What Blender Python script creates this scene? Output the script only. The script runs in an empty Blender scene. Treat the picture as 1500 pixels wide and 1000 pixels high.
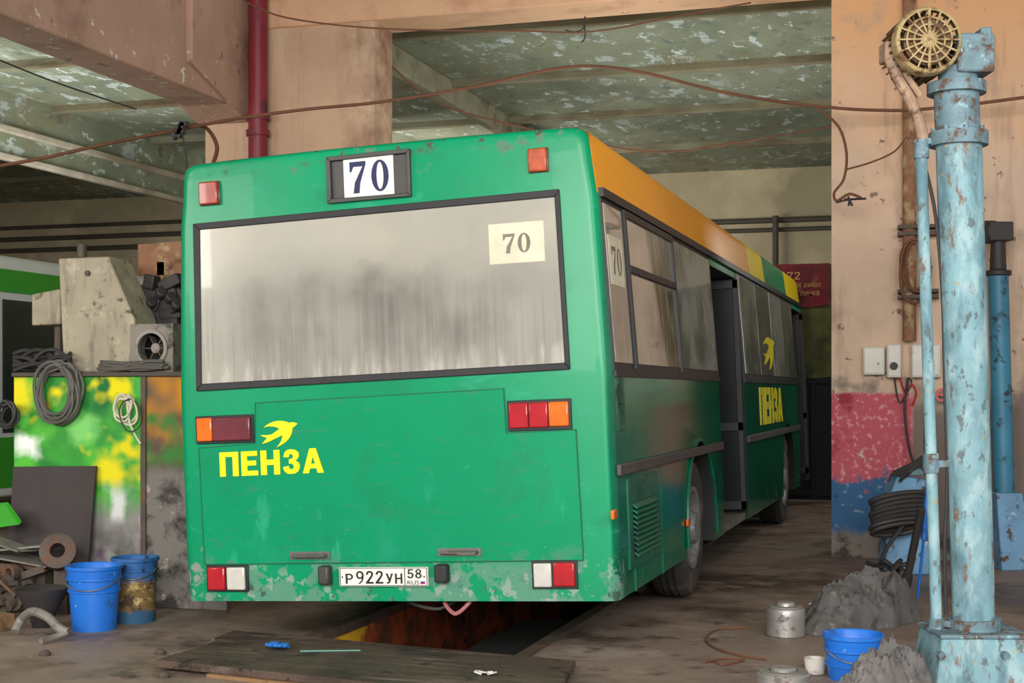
import bpy, bmesh, math, random
from math import sin, cos, pi, radians
from mathutils import Vector, Matrix, noise as mnoise
random.seed(4)
SC = bpy.context.scene
C = SC.collection
V = Vector
# ------------------------------------------------------------------ camera maths
F = 2100.0; TH = radians(16.95); CH = 1.5
fw = V((-sin(TH), cos(TH), 0)); rt = V((cos(TH), sin(TH), 0)); up = V((0, 0, 1)); CAM = V((0, 0, CH))
def ray(px, py): return fw + rt*((px-750)/F) + up*((573-py)/F)
def PD(px, py, d): return CAM + ray(px, py)*d
def PZ(px, py, z=0.0):
    r = ray(px, py); return CAM + r*((z-CH)/r.z)
def PY(px, py, Y):
    r = ray(px, py); return CAM + r*(Y/r.y)
def G(px, py): return PZ(px, py, 0.0)

# ------------------------------------------------------------------ materials
def hx(h):
    h = h.lstrip('#'); o = []
    for i in (0, 2, 4):
        c = int(h[i:i+2], 16)/255
        o.append(c/12.92 if c <= .04045 else ((c+.055)/1.055)**2.4)
    return tuple(o) + (1,)
def mat(name, col, rough=.6, metal=0.0, var=.2, vs=3.0, st=(1, 1, 1), layers=(), bump=0.0, bs=25.0, coat=0.0, spec=.5):
    m = bpy.data.materials.new(name); m.use_nodes = True
    nt = m.node_tree; N = nt.nodes; L = nt.links
    b = N['Principled BSDF']
    tc = N.new('ShaderNodeTexCoord')
    sx = N.new('ShaderNodeSeparateXYZ'); L.new(tc.outputs['Object'], sx.inputs[0])
    seed = [0]
    def noise(scale, lo, hi, st=(1, 1, 1), det=5):
        seed[0] += 3.7
        mp = N.new('ShaderNodeMapping'); mp.inputs['Scale'].default_value = st
        mp.inputs['Location'].default_value = (seed[0], seed[0]*.6, seed[0]*.3)
        L.new(tc.outputs['Object'], mp.inputs[0])
        n = N.new('ShaderNodeTexNoise'); n.inputs['Scale'].default_value = scale; n.inputs['Detail'].default_value = det
        n.inputs['Roughness'].default_value = .62
        L.new(mp.outputs[0], n.inputs['Vector'])
        r = N.new('ShaderNodeMapRange'); r.inputs['From Min'].default_value = lo; r.inputs['From Max'].default_value = hi
        L.new(n.outputs[0], r.inputs['Value'])
        return r.outputs[0]
    def grad(ax, a0, a1, wob=0.0, ws=4.0):
        src = sx.outputs['XYZ'.index(ax)]
        if wob:
            nz = noise(ws, .2, .8)
            ma = N.new('ShaderNodeMath'); ma.operation = 'MULTIPLY_ADD'
            L.new(nz, ma.inputs[0]); ma.inputs[1].default_value = wob; ma.inputs[2].default_value = -wob/2
            ad = N.new('ShaderNodeMath'); ad.operation = 'ADD'
            L.new(src, ad.inputs[0]); L.new(ma.outputs[0], ad.inputs[1]); src = ad.outputs[0]
        r = N.new('ShaderNodeMapRange')
        t0, t1 = 0.0, 1.0
        if a0 > a1: a0, a1, t0, t1 = a1, a0, 1.0, 0.0
        r.inputs['From Min'].default_value = a0; r.inputs['From Max'].default_value = a1
        r.inputs['To Min'].default_value = t0; r.inputs['To Max'].default_value = t1
        L.new(src, r.inputs['Value']); return r.outputs[0]
    def mixc(f, a, bb):
        mx = N.new('ShaderNodeMix'); mx.data_type = 'RGBA'
        L.new(f, mx.inputs[0])
        for s, i in ((a, 6), (bb, 7)):
            if isinstance(s, tuple): mx.inputs[i].default_value = s
            else: L.new(s, mx.inputs[i])
        return mx.outputs[2]
    def mixf(f, a, bb):
        mx = N.new('ShaderNodeMix'); mx.data_type = 'FLOAT'
        L.new(f, mx.inputs[0])
        for s, i in ((a, 2), (bb, 3)):
            if isinstance(s, float): mx.inputs[i].default_value = s
            else: L.new(s, mx.inputs[i])
        return mx.outputs[0]
    c = hx(col)
    lo = tuple(max(0, x*(1-var)) for x in c[:3]) + (1,); hi = tuple(min(1, x*(1+var)) for x in c[:3]) + (1,)
    cur = mixc(noise(vs, .3, .7, st), lo, hi)
    rg = float(rough); mt = float(metal)
    for ly in layers:
        colr, terms = ly[0], ly[1]
        lr = float(ly[2]) if len(ly) > 2 else .85
        f = None
        for t in terms:
            if t[0] == 'k':
                v = N.new('ShaderNodeValue'); v.outputs[0].default_value = t[1]; o = v.outputs[0]
            else: o = noise(*t[1:]) if t[0] == 'n' else grad(*t[1:])
            if f is None: f = o
            else:
                mm = N.new('ShaderNodeMath'); mm.operation = 'MULTIPLY'; L.new(f, mm.inputs[0]); L.new(o, mm.inputs[1]); f = mm.outputs[0]
        cur = mixc(f, cur, hx(colr)); rg = mixf(f, rg, lr)
        if metal: mt = mixf(f, mt, 0.0)
    L.new(cur, b.inputs['Base Color'])
    for v, nm in ((rg, 'Roughness'), (mt, 'Metallic')):
        if isinstance(v, float): b.inputs[nm].default_value = v
        else: L.new(v, b.inputs[nm])
    b.inputs['Coat Weight'].default_value = coat; b.inputs['Specular IOR Level'].default_value = spec
    if bump:
        n = noise(bs, 0, 1)
        bp = N.new('ShaderNodeBump'); bp.inputs['Strength'].default_value = bump; bp.inputs['Distance'].default_value = .02
        L.new(n, bp.inputs['Height']); L.new(bp.outputs[0], b.inputs['Normal'])
    return m
S1 = (1, 1, 1)
GREEN = '#008f60'
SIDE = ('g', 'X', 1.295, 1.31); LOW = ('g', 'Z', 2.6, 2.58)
YEL = [('g', 'X', 1.15, 1.152), ('g', 'Z', 2.6, 2.602)]
RR = ('g', 'Y', .2, .1)
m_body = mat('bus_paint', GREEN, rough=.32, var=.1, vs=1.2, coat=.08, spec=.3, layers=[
    ('#046c4c', [SIDE, LOW], .16),  # side darkened in the paint to stand in for its shade
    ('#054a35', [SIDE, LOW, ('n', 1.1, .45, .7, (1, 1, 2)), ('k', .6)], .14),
    ('#5f9080', [SIDE, ('g', 'Y', 1.3, .5, .5), ('g', 'Z', 1.0, 1.3, .3), ('n', 2, .4, .75), ('k', .35)], .3),  # grey reflection haze painted onto the rear part of the side
    ('#ffa800', YEL+[('g', 'Y', .04, .042)], .35),
    ('#ffe000', YEL+[('g', 'Y', 6.4, 6.41)], .35),
    ('#1c8a5c', YEL+[('g', 'Y', 7.6, 7.61), ('g', 'Y', 9.7, 9.69)], .35),
    ('#2aa080', [('n', 5, .6, .7, (1, 1, 2.5)), RR, ('k', .4)], .5),
    ('#067048', [('n', 2.5, .55, .75), RR, ('k', .6)], .5),
    ('#5a8f78', [('n', 6, .5, .525), ('g', 'Z', .63, .54, .14), RR, ('k', .9)], .8),
    ('#8fa094', [('n', 11, .58, .61), ('g', 'Z', .6, .5, .14), RR, ('k', .8)], .8),
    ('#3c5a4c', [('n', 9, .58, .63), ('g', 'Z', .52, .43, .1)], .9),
    ('#8a8f86', [('n', 5, .61, .65), ('g', 'Z', .85, .5, .2), ('g', 'X', -1.1, -1.2), ('g', 'Y', .3, .2)], .8),
    ('#57806a', [('n', 7, .62, .65), ('g', 'Z', 2.7, 2.9), RR], .8),
    ('#4a4c38', [('n', 12, .57, .63), ('g', 'Z', 2.86, 2.96), RR], .9)])
m_dark = mat('interior_dark', '#26282a', rough=.8)
m_green = mat('hatch_green', GREEN, rough=.3, var=.08, vs=1.5, coat=.08, spec=.3, layers=[
    ('#1c9070', [('n', 4, .58, .7, (1, 1, .7)), ('g', 'Z', 1.05, .6, .3), ('k', .55)], .45),
    ('#067048', [('n', 2.2, .52, .75), ('k', .65)], .5),
    ('#30a884', [('n', 2.2, .61, .68, (3, 1, .8)), ('g', 'Z', 1.05, .8, .3), ('k', .55)], .45),
    ('#2a7a5c', [('n', 7, .6, .68, (1, 1, 3)), ('k', .55)], .7),
    ('#6fb89c', [('n', 16, .67, .69, (1, 1, 2)), ('g', 'Z', 1.2, .8, .4), ('k', .6)], .6),
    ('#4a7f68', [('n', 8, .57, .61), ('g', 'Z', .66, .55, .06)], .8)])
m_sidegreen = mat('side_green', '#08644a', rough=.3, var=.2, vs=4, layers=[('#0c3f31', [('n', 5, .5, .7)])])  # darker copy of the bus green, carrying the side's painted shade
m_seam = mat('seam_dark', '#046044', rough=.7)
m_rubber = mat('black_rubber', '#2b2a2c', rough=.65, bump=.1)
m_tyre = mat('tyre', '#3a3836', rough=.9, layers=[('#6e6458', [('n', 4, .5, .75)])], bump=.3)
m_rear_glass = mat('rear_glass_dirt_and_reflection', '#aaa79c', rough=.14, var=.1, vs=1.0, coat=.5, layers=[  # streaks are dirt; the broad tones paint in what the glass reflects
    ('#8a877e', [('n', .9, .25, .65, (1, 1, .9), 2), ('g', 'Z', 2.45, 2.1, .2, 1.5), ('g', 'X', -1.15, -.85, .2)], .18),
    ('#5e5a55', [('n', 2.2, .32, .6, (1, 1, .5), 3), ('g', 'Z', 2.27, 2.1, .3, 3), ('g', 'Z', 1.66, 1.86, .2, 3), ('g', 'X', -.95, -.5, .3), ('g', 'X', .85, .35, .3), ('k', .8)], .18),  # reflected treeline silhouette painted in as a dark band
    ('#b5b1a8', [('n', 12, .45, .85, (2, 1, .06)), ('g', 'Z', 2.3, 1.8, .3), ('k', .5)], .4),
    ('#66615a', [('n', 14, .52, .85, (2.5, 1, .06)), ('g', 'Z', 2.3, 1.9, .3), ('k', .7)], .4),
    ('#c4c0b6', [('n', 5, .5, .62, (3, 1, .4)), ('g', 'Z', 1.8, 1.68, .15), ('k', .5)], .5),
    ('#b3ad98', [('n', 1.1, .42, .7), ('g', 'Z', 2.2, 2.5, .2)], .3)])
m_glass = mat('dusty_side_glass', '#908f83', rough=.06, var=.3, vs=1.3, coat=.8, layers=[
    ('#55564f', [('n', 1.2, .42, .58), ('g', 'Z', 2.45, 2.1, .3)], .06),
    ('#b4b1a5', [('n', 6, .52, .8, (1, 2, .3))], .3)])
m_glass_pale = mat('pale_side_glass', '#d0d0c6', rough=.06, var=.15, vs=1.3, coat=.8, layers=[('#8c8d85', [('n', 1.6, .46, .6)], .08)])  # pale reflection put into the pane colour
m_black = mat('black_trim', '#232426', rough=.5)
m_grey_strip = mat('grey_moulding', '#4c4644', rough=.6)
m_red_lens = mat('red_lens', '#b01722', rough=.2, coat=.6, var=.15, vs=9)
m_darkred_lens = mat('dark_red_lens', '#6b2730', rough=.3, coat=.4, var=.3, vs=9)
m_orange_lens = mat('orange_lens', '#e56a12', rough=.2, coat=.6, var=.15, vs=9)
m_brown_lens = mat('brown_lens', '#b04a20', rough=.3, coat=.5, var=.35, vs=14)
m_brown_lens2 = mat('dim_brown_lens', '#96341e', rough=.3, coat=.5, var=.35, vs=14)
m_white_lens = mat('white_lens', '#c9c6bd', rough=.25, coat=.6, var=.12, vs=9)
m_white = mat('white_card', '#e4e2da', rough=.6, var=.06, vs=6)
m_paper = mat('faded_paper', '#d9cfb6', rough=.7, var=.1, vs=8)
m_navy = mat('navy_ink', '#1d2450', rough=.6)
m_grey_ink = mat('faded_ink', '#7b7668', rough=.7)
m_ink = mat('plate_ink', '#1a1a1c', rough=.6)
m_yellow = mat('yellow_vinyl', '#f2e50a', rough=.4, var=.05)
m_chrome = mat('worn_metal', '#8c8a86', rough=.4, metal=.8, layers=[('#6d4a33', [('n', 20, .55, .7)])])
m_frame = mat('route_frame', '#4b4a47', rough=.5, metal=.3)
m_rim = mat('wheel_rim', '#8f9291', rough=.5, metal=.4, layers=[('#4c443c', [('n', 8, .5, .7)])])
m_redhose = mat('red_hose', '#a06060', rough=.5)
# room
m_floor = mat('garage_floor', '#8d7a6e', rough=.58, var=.22, vs=.9, bump=.3, bs=16, layers=[
    ('#5a4a41', [('n', .8, .48, .62)], .42), ('#a39488', [('n', 2.2, .55, .75)], .8), ('#382d28', [('n', 3, .58, .72)], .45), ('#c0b2a4', [('n', 14, .68, .72)])])
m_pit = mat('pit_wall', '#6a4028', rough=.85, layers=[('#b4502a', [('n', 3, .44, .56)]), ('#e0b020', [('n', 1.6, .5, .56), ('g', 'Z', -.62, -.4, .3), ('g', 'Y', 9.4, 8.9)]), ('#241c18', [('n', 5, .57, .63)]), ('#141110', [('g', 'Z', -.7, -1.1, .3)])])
m_soot = mat('sooty_steel', '#1d1b1a', rough=.8, var=.3, vs=6, layers=[('#38322e', [('n', 9, .56, .68)])])
m_ceil = mat('ceiling_paint', '#8d937e', rough=.85, var=.15, vs=.7, layers=[
    ('#737c69', [('n', .9, .46, .64, (1, .5, 1))]), ('#b2beba', [('n', 3.6, .57, .6, (1, .5, 1)), ('n', .9, .4, .55)]), ('#ccd8d8', [('n', 6, .61, .63, (1, .5, 1)), ('n', .7, .42, .55)]), ('#5f7472', [('n', 4, .6, .66, (1, .5, 1)), ('k', .8)]), ('#86744e', [('n', .8, .57, .72), ('k', .7)])])
m_rib = mat('ceiling_rib', '#97947c', rough=.85, layers=[('#7d6e54', [('n', 2, .5, .65, (.4, 1, 1))]), ('#80603e', [('n', 3, .62, .72, (.3, 1, 1))])])
m_ribbrown = mat('concrete_rib', '#857e66', rough=.85, layers=[('#665842', [('n', 2, .48, .68, (.4, 1, 1))]), ('#8d8f7c', [('n', 3, .52, .7, (.3, 1, 1))])])
m_palerail = mat('pale_rail', '#bdb4a4', rough=.7, layers=[('#93836e', [('n', 2, .5, .68, (1, .3, 1))])])
m_peach = mat('peach_beam', '#d6aa88', rough=.8, var=.12, vs=1.0, layers=[('#b8866a', [('n', 1.6, .5, .7)]), ('#6d564a', [('n', 6, .66, .72)])])
m_lbeam = mat('pink_beam', '#b99480', rough=.8, var=.15, vs=1.2, layers=[('#946f60', [('n', 1.2, .5, .7)]), ('#e0d6cc', [('n', 9, .64, .67), ('g', 'Z', 4.8, 4.6)]), ('#6a5348', [('n', 5, .63, .72)])])
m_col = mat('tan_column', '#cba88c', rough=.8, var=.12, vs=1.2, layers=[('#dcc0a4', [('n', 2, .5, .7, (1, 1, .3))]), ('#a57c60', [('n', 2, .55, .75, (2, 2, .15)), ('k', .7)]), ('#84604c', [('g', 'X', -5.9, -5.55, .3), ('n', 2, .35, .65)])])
XRB = PY(1334, 600, 13.3).x
NR = ('g', 'X', XRB+.03, XRB)
RZ = ('g', 'Z', 1.49, 1.47)
m_pier = mat('pier_paint', '#d2b69e', rough=.85, var=.1, vs=1.5, layers=[
    ('#dba678', [('g', 'Z', 3.3, 5.0, 1.4, 1.2)]), ('#b39a88', [('n', 3, .54, .72), ('k', .8)]), ('#967c6a', [('n', 1.6, .56, .72, (2, 1, .3)), ('k', .8)]),
    ('#806e60', [('n', 7, .64, .67)]),
    ('#6c6662', [('g', 'Z', 1.66, 1.62, .1), ('n', 5, .45, .65), ('k', .8)]),
    ('#7a6c64', [('g', 'Z', 1.5, 1.3, .2), ('g', 'X', XRB, XRB+.03)]),
    ('#bb5660', [('g', 'Z', 1.49, 1.47, .05, 9), NR]), ('#d898a0', [('n', 18, .54, .62), RZ, NR, ('k', .8)]),
    ('#98303c', [('n', 3, .56, .64), RZ, NR]), ('#c4aca4', [('n', 6, .64, .67), RZ, NR]),
    ('#33608a', [('g', 'Z', .74, .66, .55, 5), NR]), ('#7f96a4', [('n', 10, .6, .66), ('g', 'Z', .7, .6, .3), NR]), ('#24344a', [('n', 5, .58, .66), ('g', 'Z', .7, .6, .3)]),
    ('#82786e', [('g', 'Z', .24, .16, .2, 6)]), ('#4a403a', [('n', 6, .5, .6), ('g', 'Z', .3, .16, .2)])], bump=.2)
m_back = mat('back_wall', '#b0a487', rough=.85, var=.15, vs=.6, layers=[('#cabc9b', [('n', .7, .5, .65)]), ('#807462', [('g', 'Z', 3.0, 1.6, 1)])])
m_gate = mat('dark_gate', '#2f3328', rough=.7, layers=[('#565432', [('g', 'Z', 1.7, 2.4, .3), ('n', 1.5, .4, .6)]), ('#15171a', [('g', 'Z', 1.7, 1.68)])])
m_olive = mat('olive_cloth', '#5b5b33', rough=.9, var=.3, vs=3, layers=[('#333722', [('n', 2.5, .42, .62)])])
m_pipe = mat('dark_pipe', '#4c473d', rough=.6)
m_redpipe = mat('red_pipe', '#7d2230', rough=.45, var=.25, vs=2, layers=[('#54252b', [('n', 4, .55, .7)])])
m_wire = mat('rusty_wire', '#6e4630', rough=.8)
m_cable = mat('dark_cable', '#33302f', rough=.6)
m_greycable = mat('grey_cable', '#5a5751', rough=.6)
m_whitecable = mat('white_cable', '#d3cdb4', rough=.6)
# lift
m_lift = mat('lift_blue', '#7ba3ad', rough=.55, var=.18, vs=5, bump=.15, layers=[('#a3c0c4', [('n', 9, .5, .62, (1, 1, .5)), ('k', .8)]), ('#587882', [('n', 8, .52, .66, (1, 1, .35)), ('k', .8)]), ('#5a605f', [('n', 18, .58, .64, (1, 1, .6)), ('k', .8)]), ('#7a5238', [('n', 14, .59, .67, (1, 1, .4)), ('k', .85)]), ('#b09a66', [('n', 20, .65, .69)])])
m_lift_dark = mat('lift_head', '#66828c', rough=.6, var=.3, vs=8, layers=[('#5f4636', [('n', 14, .5, .62)]), ('#93b4bc', [('n', 16, .58, .66)])])
m_lift2 = mat('lift_blue_dark', '#3c7f9c', rough=.5, var=.2, layers=[('#2d3a40', [('n', 8, .55, .65)])])
m_lift2b = mat('lift_blue_pale', '#6f9cc0', rough=.6, var=.2, layers=[('#564436', [('n', 9, .55, .63)]), ('#a8c0cc', [('n', 12, .6, .66)])])
m_motor = mat('motor_rust', '#6e5138', rough=.75, var=.3, vs=8, layers=[('#a08a50', [('n', 9, .55, .65)])])
m_fan = mat('fan_cover', '#a89468', rough=.7, var=.25, vs=14, layers=[('#6a4a30', [('n', 20, .5, .62)])])
m_conduit = mat('conduit', '#a58a72', rough=.8, var=.3, vs=10, layers=[('#6a5040', [('n', 14, .5, .62)])])
m_ebox = mat('electric_box', '#d6d2c8', rough=.5, var=.1, layers=[('#8a7d70', [('n', 12, .6, .7)])])
m_tarp = mat('grey_sheet', '#625e5c', rough=.7, var=.25, vs=7, layers=[('#3a3736', [('n', 9, .55, .68)]), ('#857b72', [('n', 14, .6, .7)])], bump=.15)
m_alu = mat('cast_aluminium', '#aaa6a2', rough=.45, metal=.6, var=.15, vs=8, layers=[('#6d625a', [('n', 14, .56, .66)])])
m_blueb = mat('blue_plastic', '#1f6fd0', rough=.4, var=.1, layers=[('#2b4f80', [('n', 12, .58, .7)]), ('#8aa4c0', [('n', 18, .66, .7)])])
m_dirtyb = mat('dirty_bucket', '#2a62a0', rough=.6, layers=[('#2a3038', [('n', 9, .52, .6)]), ('#7a6238', [('g', 'Z', .29, .25, .08, 12)]), ('#c0a870', [('n', 14, .5, .6), ('g', 'Z', .28, .24, .06, 12)]), ('#4a3a2a', [('n', 9, .54, .6), ('g', 'Z', .28, .24, .06, 12)]), ('#2f5878', [('g', 'Z', .09, .06, .06, 12)])])
m_wood = mat('old_wood', '#8a6a48', rough=.85, var=.25, vs=3, st=(1, 8, 8), layers=[('#4a3a2c', [('n', 4, .55, .7)])])
m_board = mat('greasy_board', '#56443a', rough=.65, var=.3, vs=2, st=(.5, 5, 1), layers=[('#33271f', [('n', 1.6, .46, .62)]), ('#857264', [('n', 4, .57, .7, (.4, 3, 1)), ('k', .8)]), ('#241c18', [('n', 6, .58, .66)])], bump=.35)
m_blacksheet = mat('black_sheet', '#3c3433', rough=.7, var=.2)
m_scrap = mat('scrap_steel', '#5b5048', rough=.7, metal=.3, var=.3, vs=5, layers=[('#6e4a34', [('n', 9, .52, .65)])])
m_scrapgrey = mat('scrap_grey', '#8a857c', rough=.6, metal=.3, var=.2, layers=[('#5f564c', [('n', 9, .55, .68)])])
m_beige = mat('beige_machine', '#a0967f', rough=.6, var=.15, vs=4, layers=[('#5f564c', [('n', 9, .6, .68)]), ('#bfb5a0', [('n', 5, .55, .7)]), ('#6f675a', [('n', 4, .54, .72, (2, 2, .4))])])
m_greymach = mat('grey_flange', '#7d776c', rough=.7, var=.2, layers=[('#4c453e', [('n', 12, .52, .64)])])
m_rustsheet = mat('rusty_sheet', '#8a6248', rough=.85, var=.3, vs=5, layers=[('#a8906c', [('n', 6, .52, .62)]), ('#5c4030', [('n', 8, .58, .64)])])
BCX = (PY(20, 600, 8.8).x-4.72)/2
def blob(col, px, py, rx, rz, k=1.0):
    p = PY(px, py, 8.8); x = p.x-BCX; z = p.z; wb = rx*.9
    return (col, [('g', 'X', x-rx, x-rx*.35, wb, 5), ('g', 'X', x+rx, x+rx*.35, wb, 5), ('g', 'Z', z-rz, z-rz*.35, wb, 5), ('g', 'Z', z+rz, z+rz*.35, wb, 5), ('k', k)])
m_graf = mat('sprayed_panel', '#2f9a2c', rough=.5, var=.25, vs=2.5, layers=[
    ('#56bc38', [('n', 2.6, .48, .7, S1, 2)]),
    ('#1a6e34', [('n', 2.4, .53, .68, S1, 2)]),
    ('#e2d410', [('n', 3.2, .58, .66, S1, 2), ('g', 'Z', .78, .9)]),
    ('#e8da08', [('n', 4, .52, .64, S1, 2), ('g', 'Z', 1.38, 1.47, .12)]),
    blob('#e6da14', 30, 575, .12, .16), blob('#e6da14', 158, 686, .13, .14), blob('#8fe07a', 120, 630, .16, .12, .7), blob('#f0f2ec', 40, 648, .15, .1),
    blob('#d84a30', 62, 596, .06, .05, .8),
    ('#8e8a86', [('g', 'Z', .82, .6, .25)]), ('#c0b8c0', [('n', 3, .54, .68, S1, 2), ('g', 'Z', .85, .6, .3)]), ('#6e4a70', [('n', 3, .61, .7, S1, 2), ('g', 'Z', .82, .55, .3)]),
    blob('#e8e6e6', 172, 740, .07, .14, .8),
    ('#3a3a34', [('n', 4, .46, .62), ('g', 'Z', .66, .3, .3)]), ('#4fae4a', [('n', 3, .57, .66, S1, 2), ('g', 'Z', .7, .5)])])
m_graf2 = mat('sprayed_side_panel', '#5a4a38', rough=.65, var=.3, vs=3, layers=[
    ('#c8861c', [('n', 2, .4, .56, S1, 2), ('g', 'Z', 1.15, 1.3, .2)]), ('#8fae20', [('n', 2.4, .46, .6, S1, 2), ('g', 'Z', 1.0, 1.12, .2), ('g', 'Z', 1.3, 1.2, .2)]),
    ('#3f7a34', [('n', 3, .48, .6, S1, 2), ('g', 'Z', .95, 1.05, .2)]), ('#77726c', [('g', 'Z', 1.0, .92, .1)]), ('#3c3734', [('n', 5, .48, .6), ('g', 'Z', 1.0, .8, .3)]), ('#a8a098', [('n', 9, .6, .66), ('g', 'Z', 1.0, .9)])])
m_benchtop = mat('bench_top', '#4c453f', rough=.8, var=.2)
m_bus2_white = mat('white_bus_roof', '#d9dcd9', rough=.4, var=.05)
m_bus2_green = mat('bright_green_paint', '#3aa02c', rough=.35, var=.08)
m_bus2_dark = mat('dark_bus_glass', '#20302c', rough=.1, var=.4, vs=1, coat=.5)
m_doorglass = mat('dim_door_glass', '#1c2122', rough=.25, var=.3, vs=2)
m_banner = mat('banner_red', '#7c2130', rough=.85, var=.2, layers=[('#4e2424', [('n', 2.5, .42, .62)]), ('#8a5a34', [('n', 7, .58, .66), ('k', .7)])])
m_bannertext = mat('banner_text', '#cf9660', rough=.7)
m_redcan = mat('red_enamel', '#c01a24', rough=.4)
m_rag = mat('blue_rag', '#1f6fc0', rough=.9)
m_teal = mat('teal_stick', '#6aa79a', rough=.6)
m_plasticwhite = mat('white_plastic', '#cfcac0', rough=.5, layers=[('#8a7d6c', [('n', 14, .52, .65)])])
m_flagblue = mat('flag_blue', '#2040a0', rough=.6)

# ------------------------------------------------------------------ mesh builder
ORG = {}
def setk(o, label=None, cat=None, group=None, kind=None):
    for k, v in (('label', label), ('category', cat), ('group', group), ('kind', kind)):
        if v: o[k] = v
    return o
def thing(name, label, cat, loc=(0, 0, 0), group=None):
    o = bpy.data.objects.new(name, None); o.empty_display_size = .1; C.objects.link(o); o.location = loc
    ORG[o.name] = V(loc); return setk(o, label, cat, group)
def smoothpath(pts, k):
    pts = [V(p) for p in pts]
    if k <= 1 or len(pts) < 3: return pts
    out = []; n = len(pts)
    for i in range(n-1):
        p0 = pts[max(0, i-1)]; p1 = pts[i]; p2 = pts[i+1]; p3 = pts[min(n-1, i+2)]
        for j in range(k):
            t = j/k
            out.append(.5*((2*p1)+(p2-p0)*t+(2*p0-5*p1+4*p2-p3)*t*t+(3*p1-p0-3*p2+p3)*t**3))
    out.append(pts[-1]); return out
class MB:
    def __init__(s): s.v = []; s.f = []
    def add(s, vs, fs):
        o = len(s.v); s.v += [V(v) for v in vs]; s.f += [tuple(i+o for i in f) for f in fs]; return s
    def box(s, c, sz, rot=None):
        x, y, z = (q/2 for q in sz); c = V(c)
        vs = [V((a*x, b*y, d*z)) for a in (-1, 1) for b in (-1, 1) for d in (-1, 1)]
        if rot is not None: vs = [rot @ v for v in vs]
        return s.add([v+c for v in vs], [(0, 1, 3, 2), (4, 6, 7, 5), (0, 4, 5, 1), (2, 3, 7, 6), (0, 2, 6, 4), (1, 5, 7, 3)])
    def bb(s, x0, x1, y0, y1, z0, z1): return s.box(((x0+x1)/2, (y0+y1)/2, (z0+z1)/2), (abs(x1-x0), abs(y1-y0), abs(z1-z0)))
    def bar(s, p0, p1, w, h):
        p0, p1 = V(p0), V(p1); d = p1-p0; q = d.to_track_quat('Y', 'Z').to_matrix()
        return s.box((p0+p1)/2, (w, d.length, h), q)
    def cyl(s, p0, p1, r0, r1=None, n=20, caps=True):
        p0, p1 = V(p0), V(p1); r1 = r0 if r1 is None else r1
        q = (p1-p0).to_track_quat('Z', 'Y').to_matrix(); vs = []
        for p, r in ((p0, r0), (p1, r1)):
            for i in range(n):
                a = 2*pi*i/n; vs.append(p + q @ V((cos(a)*r, sin(a)*r, 0)))
        fs = [(i, (i+1) % n, n+(i+1) % n, n+i) for i in range(n)]
        if caps: fs += [tuple(range(n-1, -1, -1)), tuple(range(n, 2*n))]
        return s.add(vs, fs)
    def lathe(s, prof, base, axis=(0, 0, 1), n=28, close=False):
        q = V(axis).to_track_quat('Z', 'Y').to_matrix(); base = V(base); vs = []; m = len(prof)
        for i in range(n):
            a = 2*pi*i/n
            for r, z in prof: vs.append(base + q @ V((cos(a)*r, sin(a)*r, z)))
        fs = []
        for i in range(n):
            j = (i+1) % n
            for k in range(m if close else m-1):
                l = (k+1) % m
                fs.append((i*m+k, j*m+k, j*m+l, i*m+l))
        return s.add(vs, fs)
    def tube(s, pts, r, n=6, sm=4):
        pts = smoothpath(pts, sm); vs = []; fs = []; m = len(pts); pu = None
        for i, p in enumerate(pts):
            d = (pts[min(m-1, i+1)]-pts[max(0, i-1)])
            d = d.normalized() if d.length > 1e-9 else V((0, 0, 1))
            if pu is None: pu = d.orthogonal().normalized()
            u = pu - d*pu.dot(d)
            u = u.normalized() if u.length > 1e-6 else d.orthogonal().normalized()
            pu = u; w = d.cross(u)
            for k in range(n):
                a = 2*pi*k/n; vs.append(p+(u*cos(a)+w*sin(a))*r)
        for i in range(m-1):
            for k in range(n):
                l = (k+1) % n; fs.append((i*n+k, i*n+l, (i+1)*n+l, (i+1)*n+k))
        fs += [tuple(range(n-1, -1, -1)), tuple(range((m-1)*n, m*n))]
        return s.add(vs, fs)
    def prism(s, poly, fn, t0, t1):
        n = len(poly)
        vs = [fn(a, b, t0) for a, b in poly]+[fn(a, b, t1) for a, b in poly]
        fs = [tuple(range(n-1, -1, -1)), tuple(range(n, 2*n))]+[(i, (i+1) % n, n+(i+1) % n, n+i) for i in range(n)]
        return s.add(vs, fs)
    def extr(s, pts, d):
        pts = [V(p) for p in pts]; n = len(pts); d = V(d)
        return s.add(pts+[p+d for p in pts], [tuple(range(n-1, -1, -1)), tuple(range(n, 2*n))]+[(i, (i+1) % n, n+(i+1) % n, n+i) for i in range(n)])
    def build(s, name, m, parent=None, loc=None, bevel=0):
        org = ORG[parent.name] if parent is not None else V(loc or (0, 0, 0))
        me = bpy.data.meshes.new(name); me.from_pydata([v-org for v in s.v], [], s.f)
        bm = bmesh.new(); bm.from_mesh(me); bmesh.ops.recalc_face_normals(bm, faces=bm.faces); bm.to_mesh(me); bm.free()
        for p in me.polygons: p.use_smooth = True
        me.set_sharp_from_angle(angle=radians(35))
        me.materials.append(m)
        o = bpy.data.objects.new(name, me); C.objects.link(o); ORG[o.name] = org
        if parent is not None: o.parent = parent
        else: o.location = org
        if bevel:
            b = o.modifiers.new('bevel', 'BEVEL'); b.width = bevel; b.segments = 2; b.limit_method = 'ANGLE'; b.angle_limit = radians(40)
        return o
def struct(mb, name, m, **k): return setk(mb.build(name, m, **k), kind='structure')
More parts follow.
